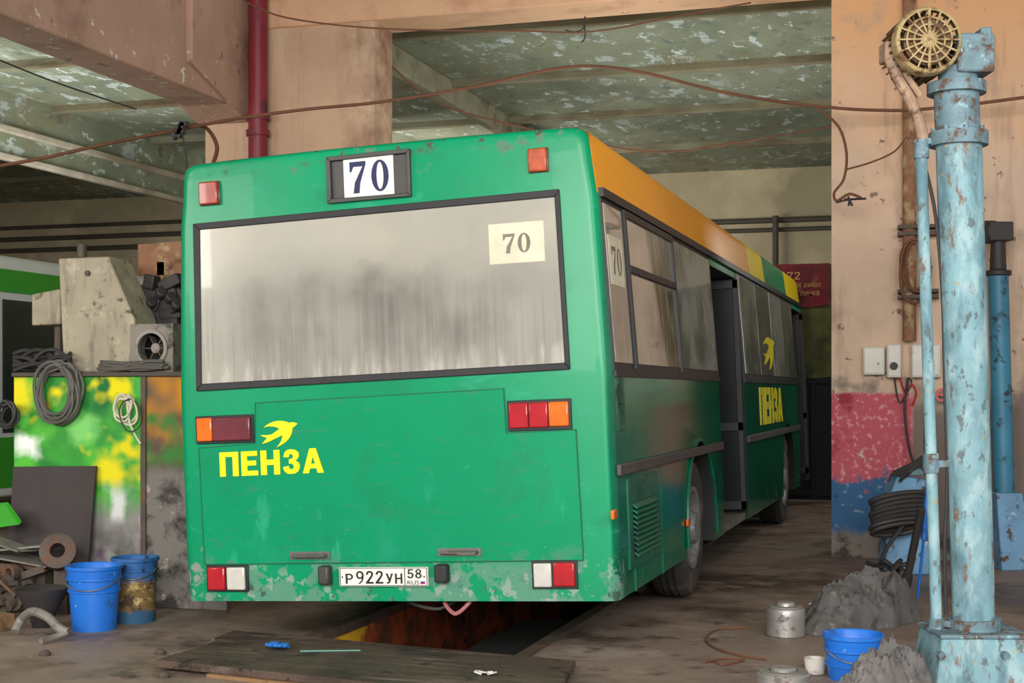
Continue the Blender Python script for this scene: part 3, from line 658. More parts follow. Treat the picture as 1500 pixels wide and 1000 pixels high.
def wheel(xc, yc, s, dual):
    R = .505; w = .27
    o = MB()
    for k in ([0, -.31] if dual else [0]):
        c = xc+s*k
        pr = [(.3, -w/2+.02), (.4, -w/2), (.47, -w/2+.01), (R-.01, -w/2+.04), (R, -w/2+.07)]
        for g_ in (-.05, 0, .05): pr += [(R, g_-.012), (R-.014, g_-.01), (R-.014, g_+.01), (R, g_+.012)]
        pr += [(R, w/2-.07), (R-.01, w/2-.04), (.47, w/2-.01), (.4, w/2), (.3, w/2-.02)]
        o.lathe(pr, (c, yc, R), (1, 0, 0), 40, True)
    wh = bpart(o, 'wheel', m_tyre, None, roll=False)
    r = MB(); xo = xc+s*w/2
    r.lathe([(.305, -.03), (.3, -.005), (.27, -.01), (.24, -.08), (.16, -.1), (.13, -.05), (.11, .02), (.0001, .03)], (xo, yc, R), (s, 0, 0), 30)
    for k in range(10):
        a = 2*pi*k/10; r.cyl((xo-s*.085, yc+cos(a)*.2, R+sin(a)*.2), (xo-s*.045, yc+cos(a)*.2, R+sin(a)*.2), .016, n=6)
    bpart(r, 'rim', m_rim, wh)
wheel(W-.2, AX1, 1, True); wheel(-W+.2, AX1, -1, True); wheel(W-.2, AX2, 1, False); wheel(-W+.2, AX2, -1, False)
o = MB().cyl((-.8, AX1, .5), (.8, AX1, .5), .09, n=12); o.lathe([(.001, -.25), (.17, -.18), (.2, 0), (.17, .18), (.001, .25)], (-.1, AX1, .5), (1, 0, 0), 16)
bpart(o, 'rear_axle', m_scrap, None, roll=False)
bpart(MB().bb(-.55, .55, .5, 2.4, .3, .45), 'engine_sump', m_dark, bevel=.03)
a = rear(645, 878); b = rear(665, 897); c = rear(684, 878)
bpart(MB().tube([(a[0], .1, ZS+.02), (a[0]+.01, .05, a[1]-.03), (b[0], .03, b[1]-.01), (c[0], .05, c[1]-.02), (c[0], .1, ZS+.02)], .012, 8, 5), 'hanging_hose', m_redhose)
a = rear(590, 880); c = rear(640, 880)
bpart(MB().tube([(a[0]-.05, .2, ZS+.02), (a[0], .1, a[1]-.02), (c[0], .05, a[1]-.05), (c[0]+.1, .2, ZS+.02)], .009, 6, 5), 'hanging_hose', m_rubber)
# sooty trolley in the pit under the bumper
tx0, tx1, ty0, ty1 = -2.93, PX1-.03, 7.95, 9.6
tr = thing('pit_trolley', 'black sooty steel trolley standing in the right half of the pit under the bumper', 'trolley', ((tx0+tx1)/2, (ty0+ty1)/2, -1.4))
o = MB().extr([(tx0, ty0, -1.2), (tx0, ty0+.05, -.2), (tx0+.06, ty0+.06, -.1), (tx1-.05, ty0+.08, -.08), (tx1, ty0+.05, -.2), (tx1, ty0, -1.2)], (0, ty1-ty0, 0))
o.build('cabinet', m_soot, tr, bevel=.02)
for x in (tx0+.1, tx1-.1):
    for y in (ty0+.15, ty1-.15): MB().cyl((x-.03, y, -1.3), (x+.03, y, -1.3), .1, n=16).build('caster', m_soot, tr)
o = MB().tube([(tx0+.1, ty0+.06, -.3), (tx0+.12, ty0-.03, -.28), (tx1-.14, ty0-.03, -.27), (tx1-.12, ty0+.06, -.29)], .015, 8, 3); o.build('push_handle', m_scrap, tr)

# ================================================================== SECOND BUS far left
X2 = PD(0, 370, 15.5).x; B2 = thing('bus', 'white roofed bus with a bright green stripe parked at the far left', 'bus', (X2-1.2, 11, 0))
zr = PD(0, 370, 15.5).z
o = MB().extr([(X2, 7, .35), (X2, 7, zr-.15), (X2-.06, 7, zr-.04), (X2-.2, 7, zr), (X2-2.3, 7, zr), (X2-2.44, 7, zr-.04), (X2-2.5, 7, zr-.15), (X2-2.5, 7, .35)], (0, 10.2, 0))
o.build('body', m_bus2_white, B2, bevel=.03)
MB().bb(X2-.01, X2+.012, 7.05, 17.15, zr-.42, zr-.17).build('green_stripe', m_bus2_green, B2)
MB().bb(X2-.01, X2+.01, 7.05, 17.15, .45, 1.0).build('green_skirt', m_bus2_green, B2)
for k in range(5):
    y = 7.4+k*1.95
    w = MB().bb(X2-.01, X2+.014, y, y+1.75, 1.05, zr-.5).build('side_window', m_bus2_dark, B2)
    MB().bb(X2+.0, X2+.03, y+1.76, y+1.84, 1.0, zr-.45).build('green_post', m_bus2_green, w)
for y in (9.2, 14.8):
    o = MB().lathe([(.3, -.13), (.44, -.14), (.5, -.08), (.5, .08), (.44, .14), (.3, .13)], (X2-.12, y, .5), (1, 0, 0), 28, True)
    w = o.build('wheel', m_tyre, B2)
    MB().lathe([(.3, 0), (.25, .02), (.15, -.02), (.001, .05)], (X2, y, .5), (1, 0, 0), 24).build('rim', m_rim, w)

# ================================================================== LEFT BENCH and its load
YBn = 8.8
bx0 = PY(20, 600, YBn).x; bx1 = -4.72; bzt = PY(150, 545, YBn).z
bench = thing('steel_bench', 'tall steel bench front splashed with green and yellow spray paint', 'bench', ((bx0+bx1)/2, YBn, 0))
xm = PY(211, 600, YBn).x
MB().bb(bx0, xm-.01, YBn, YBn+.04, 0, bzt-.03).build('front_panel', m_graf, bench, bevel=.006)
MB().bb(xm+.01, bx1, YBn, YBn+.04, 0, bzt-.03).build('front_panel', m_graf2, bench, bevel=.006)
MB().bb(xm-.02, xm+.02, YBn-.015, YBn, 0, bzt-.03).build('corner_post', m_scrap, bench)
MB().bb(bx0, bx1, YBn-.03, YBn+.75, bzt-.03, bzt).build('bench_top', m_benchtop, bench, bevel=.006)
for x in (bx0+.04, bx1-.04): MB().bb(x-.03, x+.03, YBn+.66, YBn+.72, 0, bzt-.03).build('leg', m_scrap, bench)
def ppoly(pts, Y, d): return MB().extr([PY(a, b, Y) for a, b in pts], (0, d, 0))
def drop(mbx, z):
    lo = min(v.z for v in mbx.v)
    for v in mbx.v: v.z += z-lo
    return mbx
def single(mbx, name, m, loc, label, cat, group=None, bevel=0): return setk(mbx.build(name, m, loc=tuple(loc), bevel=bevel), label, cat, group)
p = PY(140, 540, YBn+.2)
mach = thing('beige_machine', 'tapered beige sheet metal cabinet standing on the painted bench', 'machine', (p.x, YBn+.2, bzt))
o = ppoly([(93, 545), (85, 378), (158, 375), (197, 468), (188, 545)], YBn+.15, .3)
drop(o, bzt+.0).build('cabinet', m_beige, mach, bevel=.012)
a = PY(128, 400, YBn+.14)
MB().cyl(PY(120, 377, YBn+.3), PY(120, 358, YBn+.3), .035, n=12).build('spout', m_scrap, mach)
MB().cyl((a.x, YBn+.13, a.z), (a.x, YBn+.16, a.z), .02, n=10).build('bolt', m_scrap, mach)
p = PY(68, 450, YBn+.45)
bxm = thing('beige_box', 'small beige metal box behind the tapered cabinet on the bench', 'box', (p.x, p.y, bzt))
drop(ppoly([(46, 430), (88, 422), (88, 474), (46, 476)], YBn+.5, .22), PY(68, 476, YBn+.45).z).build('case', m_beige, bxm, bevel=.012)
o = MB().cyl((p.x, p.y+.15, bzt), (p.x, p.y+.15, PY(68, 474, YBn+.45).z), .03, n=10); o.bb(p.x-.1, p.x+.1, p.y+.05, p.y+.25, bzt, bzt+.02); o.build('stand', m_scrap, bxm)
c = PY(222, 489, YBn+.03)
hs = .168
fl2 = thing('blower_unit', 'grey square blower unit with a dark round fan port on the bench', 'machine', (c.x, YBn+.1, bzt))
o = MB(); seg = 32; R_ = .122; outp = []; inp = []
for k in range(seg):
    a = 2*pi*k/seg; ca, sa = cos(a), sin(a); s_ = hs/max(abs(ca), abs(sa)); outp.append((c.x+ca*s_, c.z+sa*s_)); inp.append((c.x+ca*R_, c.z+sa*R_))
for k in range(seg):
    l = (k+1) % seg; o.prism([outp[k], outp[l], inp[l], inp[k]], fr, YBn+.03, YBn+.14)
dz = bzt-(c.z-hs)
drop(o, bzt).build('face_plate', m_greymach, fl2)
MB().lathe([(R_+.02, 0), (R_+.02, .14), (.03, .16)], (c.x, YBn+.14, c.z+dz), (0, 1, 0), 28).build('housing', m_dark, fl2)
MB().lathe([(R_+.006, -.014), (R_-.018, -.014), (R_-.018, .02), (R_+.006, .02)], (c.x, YBn+.03, c.z+dz), (0, 1, 0), 28, True).build('port_ring', m_scrapgrey, fl2)
MB().cyl((c.x, YBn+.08, c.z+dz), (c.x, YBn+.15, c.z+dz), .035, n=16).build('fan_hub', m_scrapgrey, fl2)
for k in range(6):
    a = 2*pi*k/6; dv = V((cos(a), 0, sin(a))); MB().bar(V((c.x, YBn+.11, c.z+dz))+dv*.03, V((c.x, YBn+.115, c.z+dz))+dv*.1, .05, .008).build('fan_blade', m_scrap, fl2)
c = PY(240, 440, YBn+.5)
o = MB(); random.seed(8)
for k in range(14):
    a = c+V((random.uniform(-.14, .12), random.uniform(-.0, .05), random.uniform(-.1, .14)))
    o.box(a, (random.uniform(.08, .2), random.uniform(.06, .12), random.uniform(.06, .18)), Matrix.Rotation(random.uniform(-.6, .6), 3, 'Y'))
for k in range(5):
    a = c+V((random.uniform(-.1, .12), -.04, random.uniform(-.06, .1))); o.cyl(a, a+V((.05, -.04, .03)), .04, n=12)
o.bb(c.x-.12, c.x+.12, c.y-.02, c.y+.1, bzt, c.z)
setk(o.build('engine_part', m_cable, loc=(c.x, c.y, bzt), bevel=.01), 'black greasy engine casting behind the square blower unit', 'engine part')
for (pts, yo, lab) in (([(202, 358), (268, 353), (268, 402), (203, 404)], .66, 'rusty brown sheet standing high behind the engine casting'),
                       ([(178, 428), (205, 400), (266, 402), (266, 530), (180, 530)], .70, 'wider brown sheet metal backing behind the bench load')):
    o = ppoly(pts, YBn+yo, .02); lo = min(v.z for v in o.v); cx = sum(v.x for v in o.v)/len(o.v)
    if yo < .68: o.bb(cx-.03, cx+.03, YBn+yo, YBn+yo+.02, bzt, lo+.1)
    else: drop(o, bzt)
    setk(o.build('metal_sheet', m_rustsheet, loc=(cx, YBn+yo, bzt)), lab, 'metal sheet')
random.seed(12)
o = MB()
for k in range(8):
    pts = [PY(150+24*i+random.uniform(-8, 8), 530, YBn-.03+.006*k) for i in range(5)]
    for q_ in pts: q_.z = bzt+.016+.02*(k % 3)+random.uniform(0, .02)
    o.tube(pts, .012, 6, 4)
setk(o.build('hose_bundle', m_greycable, loc=(PY(200, 535, YBn).x, YBn, bzt)), 'grey hoses lying along the bench edge under the square blower unit', 'hose')
o = MB()
for k in range(11):
    pts = [PY(20+21*i, 535, YBn+.0+.012*k) for i in range(5)]
    for i, q_ in enumerate(pts): q_.z = bzt+.015+abs(sin(i*.8+k*1.3))*.05*(1+k % 3)
    o.tube(pts, .014, 6, 4)
setk(o.build('hose_bundle', m_cable, loc=(PY(60, 535, YBn).x, YBn, bzt)), 'black hoses heaped on the left end of the painted bench', 'hose')
def coil(px, py, Y, rx, rz, nl, r, m, label, name='cable_coil', tail=None, jit=1.0):
    c = PY(px, py, Y); pts = []
    for k in range(nl*14):
        a = 2*pi*k/14; l = k//14; random.seed(l*7+int(px))
        jx = random.uniform(-.03, .03)*jit; jz = random.uniform(-.04, .03)*jit; s_ = random.uniform(.8, 1.08)
        sq = 1+.12*sin(a*2+l)
        pts.append(c+V((cos(a+pi/2)*rx*s_*sq+jx, -.014*(l % 4), sin(a+pi/2)*rz*s_+jz)))
    if tail: pts += [PY(a, b, Y-.02) for a, b in tail]
    return setk(MB().tube(pts, r, 6, 2).build(name, m, loc=tuple(c)), label, 'cable')
coil(88, 572, YBn-.042, .155, .2, 8, .0115, m_greycable, 'dark cable coil hanging on the green and yellow bench front', tail=[(110, 560), (112, 545), (100, 535)])
coil(187, 597, YBn-.038, .085, .1, 4, .008, m_whitecable, 'white cable coil hanging on the painted bench front', tail=[(190, 620), (206, 650)])
coil(188, 612, YBn-.09, .1, .13, 1, .005, m_cable, 'thin black wire loop hung below the white cable coil')
coil(14, 606, YBn-.1, .075, .085, 5, .012, m_cable, 'small dark cable coil at the left end of the bench', jit=.5)
a = [PY(12, 684, YBn-.1), PY(133, 683, YBn-.1)]
o = MB().extr([(a[0].x, YBn-.04, a[0].z), (a[1].x, YBn-.04, a[1].z), (a[1].x-.01, YBn-.16, 0), (a[0].x+.01, YBn-.16, 0)], (0, .02, .0))
setk(o.build('leaning_sheet', m_blacksheet, loc=(a[0].x+.3, YBn-.16, 0)), 'black flat sheet leaning against the painted bench behind the buckets', 'sheet')
def bucket(px, py, R1, R0, H, m, label, group=None):
    p = G(px, py); p = p+V((p.x, p.y, 0)).normalized()*R0
    b = thing('bucket', label, 'bucket', p, group)
    MB().lathe([(.001, .012), (R0-.01, .012), (R1-.01, H-.01), (R1-.002, H), (R1+.01, H), (R1+.01, H-.02), (R1+.001, H-.025), (R1-.005, H-.07), (R1+.004, H-.072), (R1+.004, H-.085), (R1-.007, H-.09), (R1-.012, H-.15), (R1-.004, H-.152), (R1-.004, H-.162), (R1-.014, H-.165), (R0, 0), (.001, 0)], p, n=36).build('pail', m, b)
    pts = [p+(rt*cos(t)*(R1+.01)-fw*(.02+sin(t)*(R1*.95)))+up*(H-.05-sin(t)*R1*.55) for t in [pi*k/14 for k in range(15)]]
    MB().tube(pts, .004, 6, 1).build('bail_handle', m_chrome, b)
    return b
bucket(138, 926, .168, .135, .405, m_blueb, 'clean bright blue plastic bucket in front of the painted bench')
bucket(198, 914, .145, .13, .42, m_dirtyb, 'dirty blue bucket crusted brown beside the bright blue bucket by the bench')

def g3(px, py, z=0):
    p = G(px, py); p.z += z; return p
p = g3(20, 895)
o = MB().bar(p+V((-.5, .2, .3)), p+V((.25, .12, .3)), .2, .03); o.bb(p.x-.5, p.x-.42, p.y+.1, p.y+.28, 0, .3); o.bb(p.x+.15, p.x+.21, p.y+.05, p.y+.18, 0, .3)
single(o, 'scrap_stand', m_scrap, (p.x, p.y, 0), 'low rusty steel trestle carrying scrap at the left edge', 'trestle')
q = p+V((-.1, .1, .36))
single(MB().box(q, (.75, .26, .012), Matrix.Rotation(.12, 3, 'Y')).box(q+V((.05, .0, .06)), (.6, .2, .012), Matrix.Rotation(-.1, 3, 'Y') @ Matrix.Rotation(.2, 3, 'Z')).box(q+V((-.05, -.02, .1)), (.5, .18, .01), Matrix.Rotation(.2, 3, 'Y') @ Matrix.Rotation(-.2, 3, 'Z')), 'metal_sheet', m_scrapgrey, q, 'grey bent sheet metal on top of the scrap heap at left', 'metal sheet')
c = g3(66, 905, 0)+V((0, .15, .42))
o = MB().lathe([(.05, -.06), (.11, -.06), (.12, -.03), (.12, .05), (.09, .06), (.05, .06)], c, (.4, -.8, .3), 24, True); o.bb(c.x-.05, c.x+.05, c.y+.02, c.y+.12, 0, c.z-.1)
single(o, 'brake_hub', m_scrap, (c.x, c.y, 0), 'rusty round hub in the scrap heap by the black sheet', 'hub')
c = g3(62, 918, 0)
single(MB().lathe([(.001, .12), (.08, .12), (.15, .24), (.17, .25), (.16, .22), (.09, .1), (.06, 0), (.001, 0)], c, n=26), 'steel_bowl', m_cable, c, 'dark steel bowl under the scrap heap left of the blue bucket', 'bowl')
o = MB().tube([g3(22, 932, .03), g3(32, 930, .1), g3(48, 934, .16), g3(70, 938, .14), g3(85, 938, .08), g3(98, 938, .05)], .028, 10, 5)
o.tube([g3(60, 944, .02), g3(80, 940, .03), g3(98, 938, .05)], .02, 8, 4)
single(o, 'bent_pipe', m_scrapgrey, g3(50, 935), 'grey bent pipe curling on the floor left of the blue bucket', 'pipe')
for k, (px, py, w, lab) in enumerate(((4, 922, .2, 'short wooden block lowest at the left edge'), (-2, 885, .2, 'short wooden block higher at the left edge behind the other'))):
    a = g3(px, py, .05); a.x -= .05
    single(MB().box(a, (w, .12, .1), Matrix.Rotation(.3*k-.2, 3, 'Z')), 'wood_block', m_wood, (a.x, a.y, 0), lab, 'wood block', bevel=.004)
a = g3(78, 900)
single(MB().bar(a+V((-.1, .1, .05)), a+V((.1, .14, .05)), .09, .05), 'wood_block', m_wood, a, 'flat wooden offcut lying behind the bowl near the blue bucket', 'wood block', bevel=.004)
random.seed(21); o = MB()
for k in range(22):
    a = g3(random.uniform(-15, 40), random.uniform(895, 912), 0)+V((0, .04, random.uniform(.03, .26))); b = a+V((random.uniform(-.22, .2), random.uniform(-.06, .06), random.uniform(-.1, .1)))
    b.z = max(b.z, .03); o.bar(a, b, random.uniform(.02, .07), random.uniform(.015, .06))
for k in range(5):
    a = g3(random.uniform(0, 40), random.uniform(895, 908), random.uniform(.1, .3)); o.lathe([(.03, -.02), (.06, -.02), (.06, .02), (.03, .02)], a, (random.uniform(-.5, .5), -1, random.uniform(-.5, .5)), 16, True)
setk(o.build('scrap_metal', m_scrap, loc=tuple(g3(20, 890))), 'tangled rusty scrap iron heaped at the left edge', 'scrap', kind='stuff')
o = MB().extr([PY(-20, 742, YBn-.3), PY(8, 740, YBn-.3), PY(28, 768, YBn-.3), PY(-20, 775, YBn-.3)], (0, .03, .02)); lo = min(v.z for v in o.v); a = PY(10, 752, YBn-.3); o.bb(a.x-.12, a.x-.09, YBn-.29, YBn-.26, 0, lo+.03)
single(o, 'green_sheet', m_bus2_green, (a.x, YBn-.3, 0), 'small light green panel scrap above the scrap heap at the left edge', 'panel')

# ================================================================== board over pit
random.seed(31)
ba, bb_, bc = G(347, 936), G(858, 983), G(262, 970)
e1 = (bb_-ba); e2 = (bc-ba).normalized()*1.02
t = .04
brd = thing('board', 'wide greasy wooden board laid across the near end of the pit', 'board', tuple((ba+bb_+e2)/2+V((0, 0, .018))))
cuts_ = [0, .3, .52, .78, 1.0]
for k in range(4):
    f0, f1 = cuts_[k]+.003, cuts_[k+1]-.003
    j0 = e1*random.uniform(-.01, .02); j1 = e1*random.uniform(-.03, .01)
    a_, b_, c_, d_ = ba+e2*f0+j0, bb_+e2*f0+j1, bb_+e2*f1+j1, ba+e2*f1+j0
    top_ = []
    for m_ in range(9): top_.append(a_.lerp(b_, m_/8)+e2*random.uniform(-.006, .002)*(0 < m_ < 8))
    edge = top_+[c_+e1*.01]+[c_.lerp(d_, m_/6)+e2*random.uniform(-.006, .002) for m_ in range(1, 6)]+[d_-e1*random.uniform(0, .01)]
    MB().extr([q+V((0, 0, .018)) for q in edge], (0, 0, t+random.uniform(-.004, .002))).build('plank', m_board, brd, bevel=.005)
c0 = ba+e2*.99+e1*.15
MB().bar(c0+V((0, 0, .009)), c0+e1*.35+V((0, 0, .009)), .06, .018).build('batten', m_wood, brd)
zt2 = .018+t+.003
def onb(px, py): return PZ(px, py, zt2)
o = MB(); c = onb(407, 950); random.seed(3)
for k in range(9):
    q = c+V((random.uniform(-.04, .04), random.uniform(-.03, .03), .012+random.uniform(0, .015))); o.box(q, (.05, .035, .018), Matrix.Rotation(random.uniform(-.9, .9), 3, 'Z') @ Matrix.Rotation(random.uniform(-.4, .4), 3, 'X'))
single(o, 'rag', m_rag, c, 'small crumpled blue rag on the greasy board', 'rag', bevel=.005)
single(MB().bar(onb(440, 954)+V((0, 0, .003)), onb(528, 953)+V((0, 0, .003)), .006, .006), 'stick', m_teal, onb(480, 953), 'thin pale teal stick lying on the greasy board', 'stick')
o = MB(); c = onb(712, 988)
for k in range(5): o.box(c+V((k*.018-.04, (k % 2)*.015, .01)), (.04, .03, .008), Matrix.Rotation(k*.7, 3, 'Z') @ Matrix.Rotation(.3, 3, 'Y'))
single(o, 'paper_scrap', m_plasticwhite, c, 'white torn scrap on the right part of the greasy board', 'scrap')
for px, py, lab in ((66, 960, 'small dark lump on the floor below the scrap heap'), (240, 992, 'small dark pebble on the floor by the left end of the board'), (235, 958, 'tiny dark crumb on the floor between the dirty bucket and the board')):
    c = G(px, py); o = MB().lathe([(.001, 0), (.03, .0), (.035, .015), (.02, .03), (.001, .032)], c, n=9)
    single(o, 'dirt_lump', m_scrap, c, lab, 'debris')

# ================================================================== LIFT COLUMNS
DL = 7.5
base = PD(1425, 573, DL); base.z = 0
LFT = thing('lift_column', 'tall pale blue rusty lift column with motor nearest on the right', 'lift column', base)
def L1(px, py, d=DL): return PD(px, py, d)
rotm = Matrix((rt, fw, up)).transposed()
ztop = L1(1420, 925).z
hw, hd = .26, .24
o = MB()
bt = [base+rt*a*.22+fw*b*.2+up*ztop for a, b in ((-1, -1), (1, -1), (1, 1), (-1, 1))]
bl = [base+rt*a*hw+fw*b*hd for a, b in ((-1, -1), (1, -1), (1, 1), (-1, 1))]
o.add(bl+bt, [(3, 2, 1, 0), (4, 5, 6, 7), (0, 1, 5, 4), (1, 2, 6, 5), (2, 3, 7, 6), (3, 0, 4, 7)])
o.build('base', m_lift, LFT, bevel=.012)
MB().box(base+up*(ztop+.008), (.46, .42, .02), rotm).build('base_plate', m_lift_dark, LFT, bevel=.004)
for px in (1376, 1470):
    q = L1(px, 958, DL-.225); MB().cyl(q, q-fw*.05, .02, n=6).build('bolt', m_lift_dark, LFT)
MB().cyl(L1(1427, 927), L1(1404, 200), .108, .118, n=32).build('column', m_lift, LFT)
MB().cyl(L1(1428, 927), L1(1427, 905), .135, n=28).build('flange', m_lift_dark, LFT)
MB().cyl(L1(1404, 214), L1(1404, 194), .15, n=28).build('flange', m_lift_dark, LFT)
for k in range(8):
    a = 2*pi*k/8; q = L1(1404, 194)+rt*cos(a)*.132+fw*sin(a)*.132; MB().cyl(q, q+up*.02, .012, n=6).build('bolt', m_lift_dark, LFT)
MB().cyl(L1(1403, 196), L1(1401, 135), .115, n=28).build('neck', m_lift_dark, LFT)
MB().cyl(L1(1401, 138), L1(1401, 122), .15, n=28).build('flange', m_lift_dark, LFT)
o = MB().cyl(L1(1403, 122), L1(1403, 98), .1, n=24)
o.box(L1(1420, 84), (.19, .24, .2), rotm); o.box(L1(1434, 62), (.06, .26, .1), rotm)
o.build('gear_head', m_lift_dark, LFT, bevel=.012)
mc = L1(1359, 60, DL-.12)
mot = MB().cyl(mc, mc+fw*.34, .125, n=30)
for k in range(28):
    a = 2*pi*k/28; dv = rt*cos(a)+up*sin(a)
    mot.add([mc+dv*.12+fw*.04+(rt*-sin(a)+up*cos(a))*s_*.004 + dv*r_ + fw*f_ for f_ in (0, .26) for r_ in (0, .055) for s_ in (-1, 1)],
        [(0, 1, 3, 2), (4, 6, 7, 5), (0, 4, 5, 1), (2, 3, 7, 6), (0, 2, 6, 4), (1, 5, 7, 3)])
mt_ = mot.build('motor', m_motor, LFT)
fc = MB().lathe([(.176, .05), (.176, .0), (.168, -.02), (.152, -.03), (.152, -.022), (.162, 0), (.166, .05)], mc, tuple(fw), 36, True)
for k in range(16):
    a = 2*pi*k/16; dv = rt*cos(a)+up*sin(a); fc.bar(mc+dv*.035-fw*.035, mc+dv*.154-fw*.027, .014, .008)
fc.lathe([(.001, -.045), (.03, -.042), (.045, -.03), (.045, -.015), (.001, -.012)], mc, tuple(fw), 20)
for r_ in (.075, .112): fc.lathe([(r_, -.034), (r_+.008, -.034), (r_+.008, -.026), (r_, -.026)], mc, tuple(fw), 30, True)
fc.build('fan_cover', m_fan, mt_)
MB().box(mc+fw*.18-rt*.15-up*.02, (.08, .14, .1), rotm).build('terminal_box', m_conduit, mt_, bevel=.01)
o = MB().tube([L1(1303, 85), L1(1315, 115), L1(1335, 150), L1(1348, 185), L1(1352, 205)], .03, 10, 4)
o.tube([L1(1312, 78), L1(1328, 110), L1(1348, 140)], .018, 8, 4); o.build('conduit', m_conduit, LFT)
MB().cyl(L1(1349, 218), L1(1372, 918), .03, n=16).build('side_tube', m_lift, LFT)
o = MB().cyl(L1(1350, 232), L1(1349, 205), .04, n=12); o.bar(L1(1348, 208), L1(1400, 205), .05, .03); o.build('tube_bracket', m_lift_dark, LFT)
o = MB().cyl(L1(1372, 925), L1(1372, 905), .04, n=12); o.bar(L1(1372, 912), L1(1420, 915), .05, .03); o.build('tube_bracket', m_lift_dark, LFT)
o = MB().bar(L1(1364, 680), L1(1420, 676), .04, .035); o.cyl(L1(1364, 692), L1(1363, 664), .042, n=12); o.build('tube_bracket', m_lift_dark, LFT)
MB().tube([L1(1345, 210), L1(1368, 300), L1(1380, 420), L1(1384, 560), L1(1388, 700), L1(1384, 800), L1(1386, 900)], .01, 6, 5).build('cable', m_cable, LFT)
D2 = 12.2
b2 = PD(1470, 573, D2); b2.z = 0
L2 = thing('lift_column', 'smaller darker blue lift column standing against the wall behind the nearest one', 'lift column', b2)
K = lambda px, py, d=D2: PD(px, py, d)
zt_ = K(1470, 720).z
bt = [b2+rt*a*.11+fw*b*.15+up*zt_ for a, b in ((-1, -1), (1, -1), (1, 1), (-1, 1))]
bl = [b2+rt*a*.22+fw*b*.22 for a, b in ((-.4, -1), (1, -1), (1, 1), (-.4, 1))]
o = MB().add(bl+bt, [(3, 2, 1, 0), (4, 5, 6, 7), (0, 1, 5, 4), (1, 2, 6, 5), (2, 3, 7, 6), (3, 0, 4, 7)])
o.build('base', m_lift2b, L2, bevel=.012)
MB().cyl(K(1471, 722), K(1462, 400), .085, n=24).build('column', m_lift2, L2)
o = MB().cyl(K(1462, 404), K(1462, 396), .11, n=20); o.cyl(K(1462, 396), K(1462, 352), .07, .06, n=20); o.box(K(1462, 340), (.2, .2, .16), rotm); o.cyl(K(1442, 340), K(1458, 340), .1, n=16)
o.build('head', m_cable, L2, bevel=.01)
D3 = 11.7
b3 = PD(1335, 573, D3); b3.z = 0
L3 = thing('lift_carriage', 'pale blue lift carriage frame at the foot of the red and blue wall', 'lift carriage', b3)
K3 = lambda px, py, d=D3: PD(px, py, d)
o = MB().extr([K3(1297, 842), K3(1372, 842), K3(1372, 705), K3(1316, 695), K3(1300, 735)], fw*.25)
for v in o.v: v.z = 0 if v.z < .1 else v.z
o.build('carriage_plate', m_lift2b, L3, bevel=.015)
o = MB().cyl(K3(1362, 690), K3(1362, 610), .05, n=14); o.box(K3(1345, 690), (.22, .15, .06), rotm); o.build('stem', m_lift_dark, L3, bevel=.008)
random.seed(9); o = MB()
for k in range(9):
    o.tube([K3(1315+random.uniform(-15, 20), 700+random.uniform(-8, 6), D3-.05), K3(1335, 688+random.uniform(-10, 5), D3-.1), K3(1350+random.uniform(-5, 15), 680+random.uniform(-12, 10), D3-.08), K3(1366, 700+random.uniform(-10, 10), D3-.1)], .013, 6, 4)
o.build('cable_tangle', m_cable, L3)
c = PD(1316, 752, D3-.22); pts = []
for k in range(8*14):
    a = 2*pi*k/14; l = k//14; pts.append(c+rt*(cos(a)*(.215+.012*sin(l*2)))-fw*(sin(a)*.07+.01)+up*(sin(a)*.05+(l-3.5)*.035)+up*cos(a)*.03)
pts += [PD(1300, 800, D3-.3), PD(1290, 830, D3-.4), G(1292, 850)+up*.02]
single(MB().tube(pts, .019, 7, 2), 'hose_coil', m_cable, c, 'thick black hose coiled on the pale blue carriage by the wall', 'hose')
p0 = G(1322, 880); p1 = PD(1350, 745, 10.0)
o = MB().cyl(p0+up*.03, p0.lerp(p1, .3), .042, .036, n=12)
single(o.cyl(p0.lerp(p1, .3), p1, .028, n=10), 'jack_lever', m_cable, p0, 'dark lever bar leaning in front of the lift carriage', 'lever')
single(MB().cyl(PD(1353, 790, 10.2), PD(1362, 690, 10.2), .022, n=10).cyl(G(1344, 880)+up*.02, PD(1353, 790, 10.2), .01, n=8), 'blue_rod', m_blueb, G(1344, 880), 'bright blue handled rod leaning beside the dark lever', 'rod')

# crumpled sheets, hoses, canisters, right bucket
P = lambda px, py, z: G(px, py)+up*z
def heap(c, dirv, L_, Wd, H, prof_, seed, name, label):
    u_ = dirv.normalized(); w_2 = up.cross(u_); nu, nv = 64, 40; vs = []; fs = []
    for i in range(nu+1):
        s_ = -1+2*i/nu; pr = prof_(s_)
        for j in range(nv+1):
            r_ = -1+2*j/nv
            edge = Wd*(.45+.55*pr)*(1+.22*mnoise.noise(V((s_*2.5+seed, r_*1.5, 5))))
            q = c+u_*(s_*L_*(1+.08*mnoise.noise(V((r_*2, seed, 2)))))+w_2*(r_*edge)
            n1 = mnoise.noise(V((s_*1.9+seed, r_*1.2, seed))); n2 = 1-abs(mnoise.noise(V((s_*4+seed, r_*2+s_*3, seed*2))))*2.2
            n3 = 1-abs(mnoise.noise(V((s_*7-r_*3, r_*5+seed, seed))))*2
            env = max(0, 1-abs(r_)**3)**.6*max(0, 1-abs(s_)**8)
            q.z = max(0.002, H*pr*env*(.66+.42*n1+.2*n2+.1*n3)); vs.append(q)
    for i in range(nu):
        for j in range(nv):
            a = i*(nv+1)+j; fs.append((a, a+1, a+nv+2, a+nv+1))
    o = MB().add(vs, fs).build(name, m_tarp, loc=tuple(c)); o.data.set_sharp_from_angle(angle=radians(50))
    return setk(o, label, 'sheet')
cA = G(1246, 915)
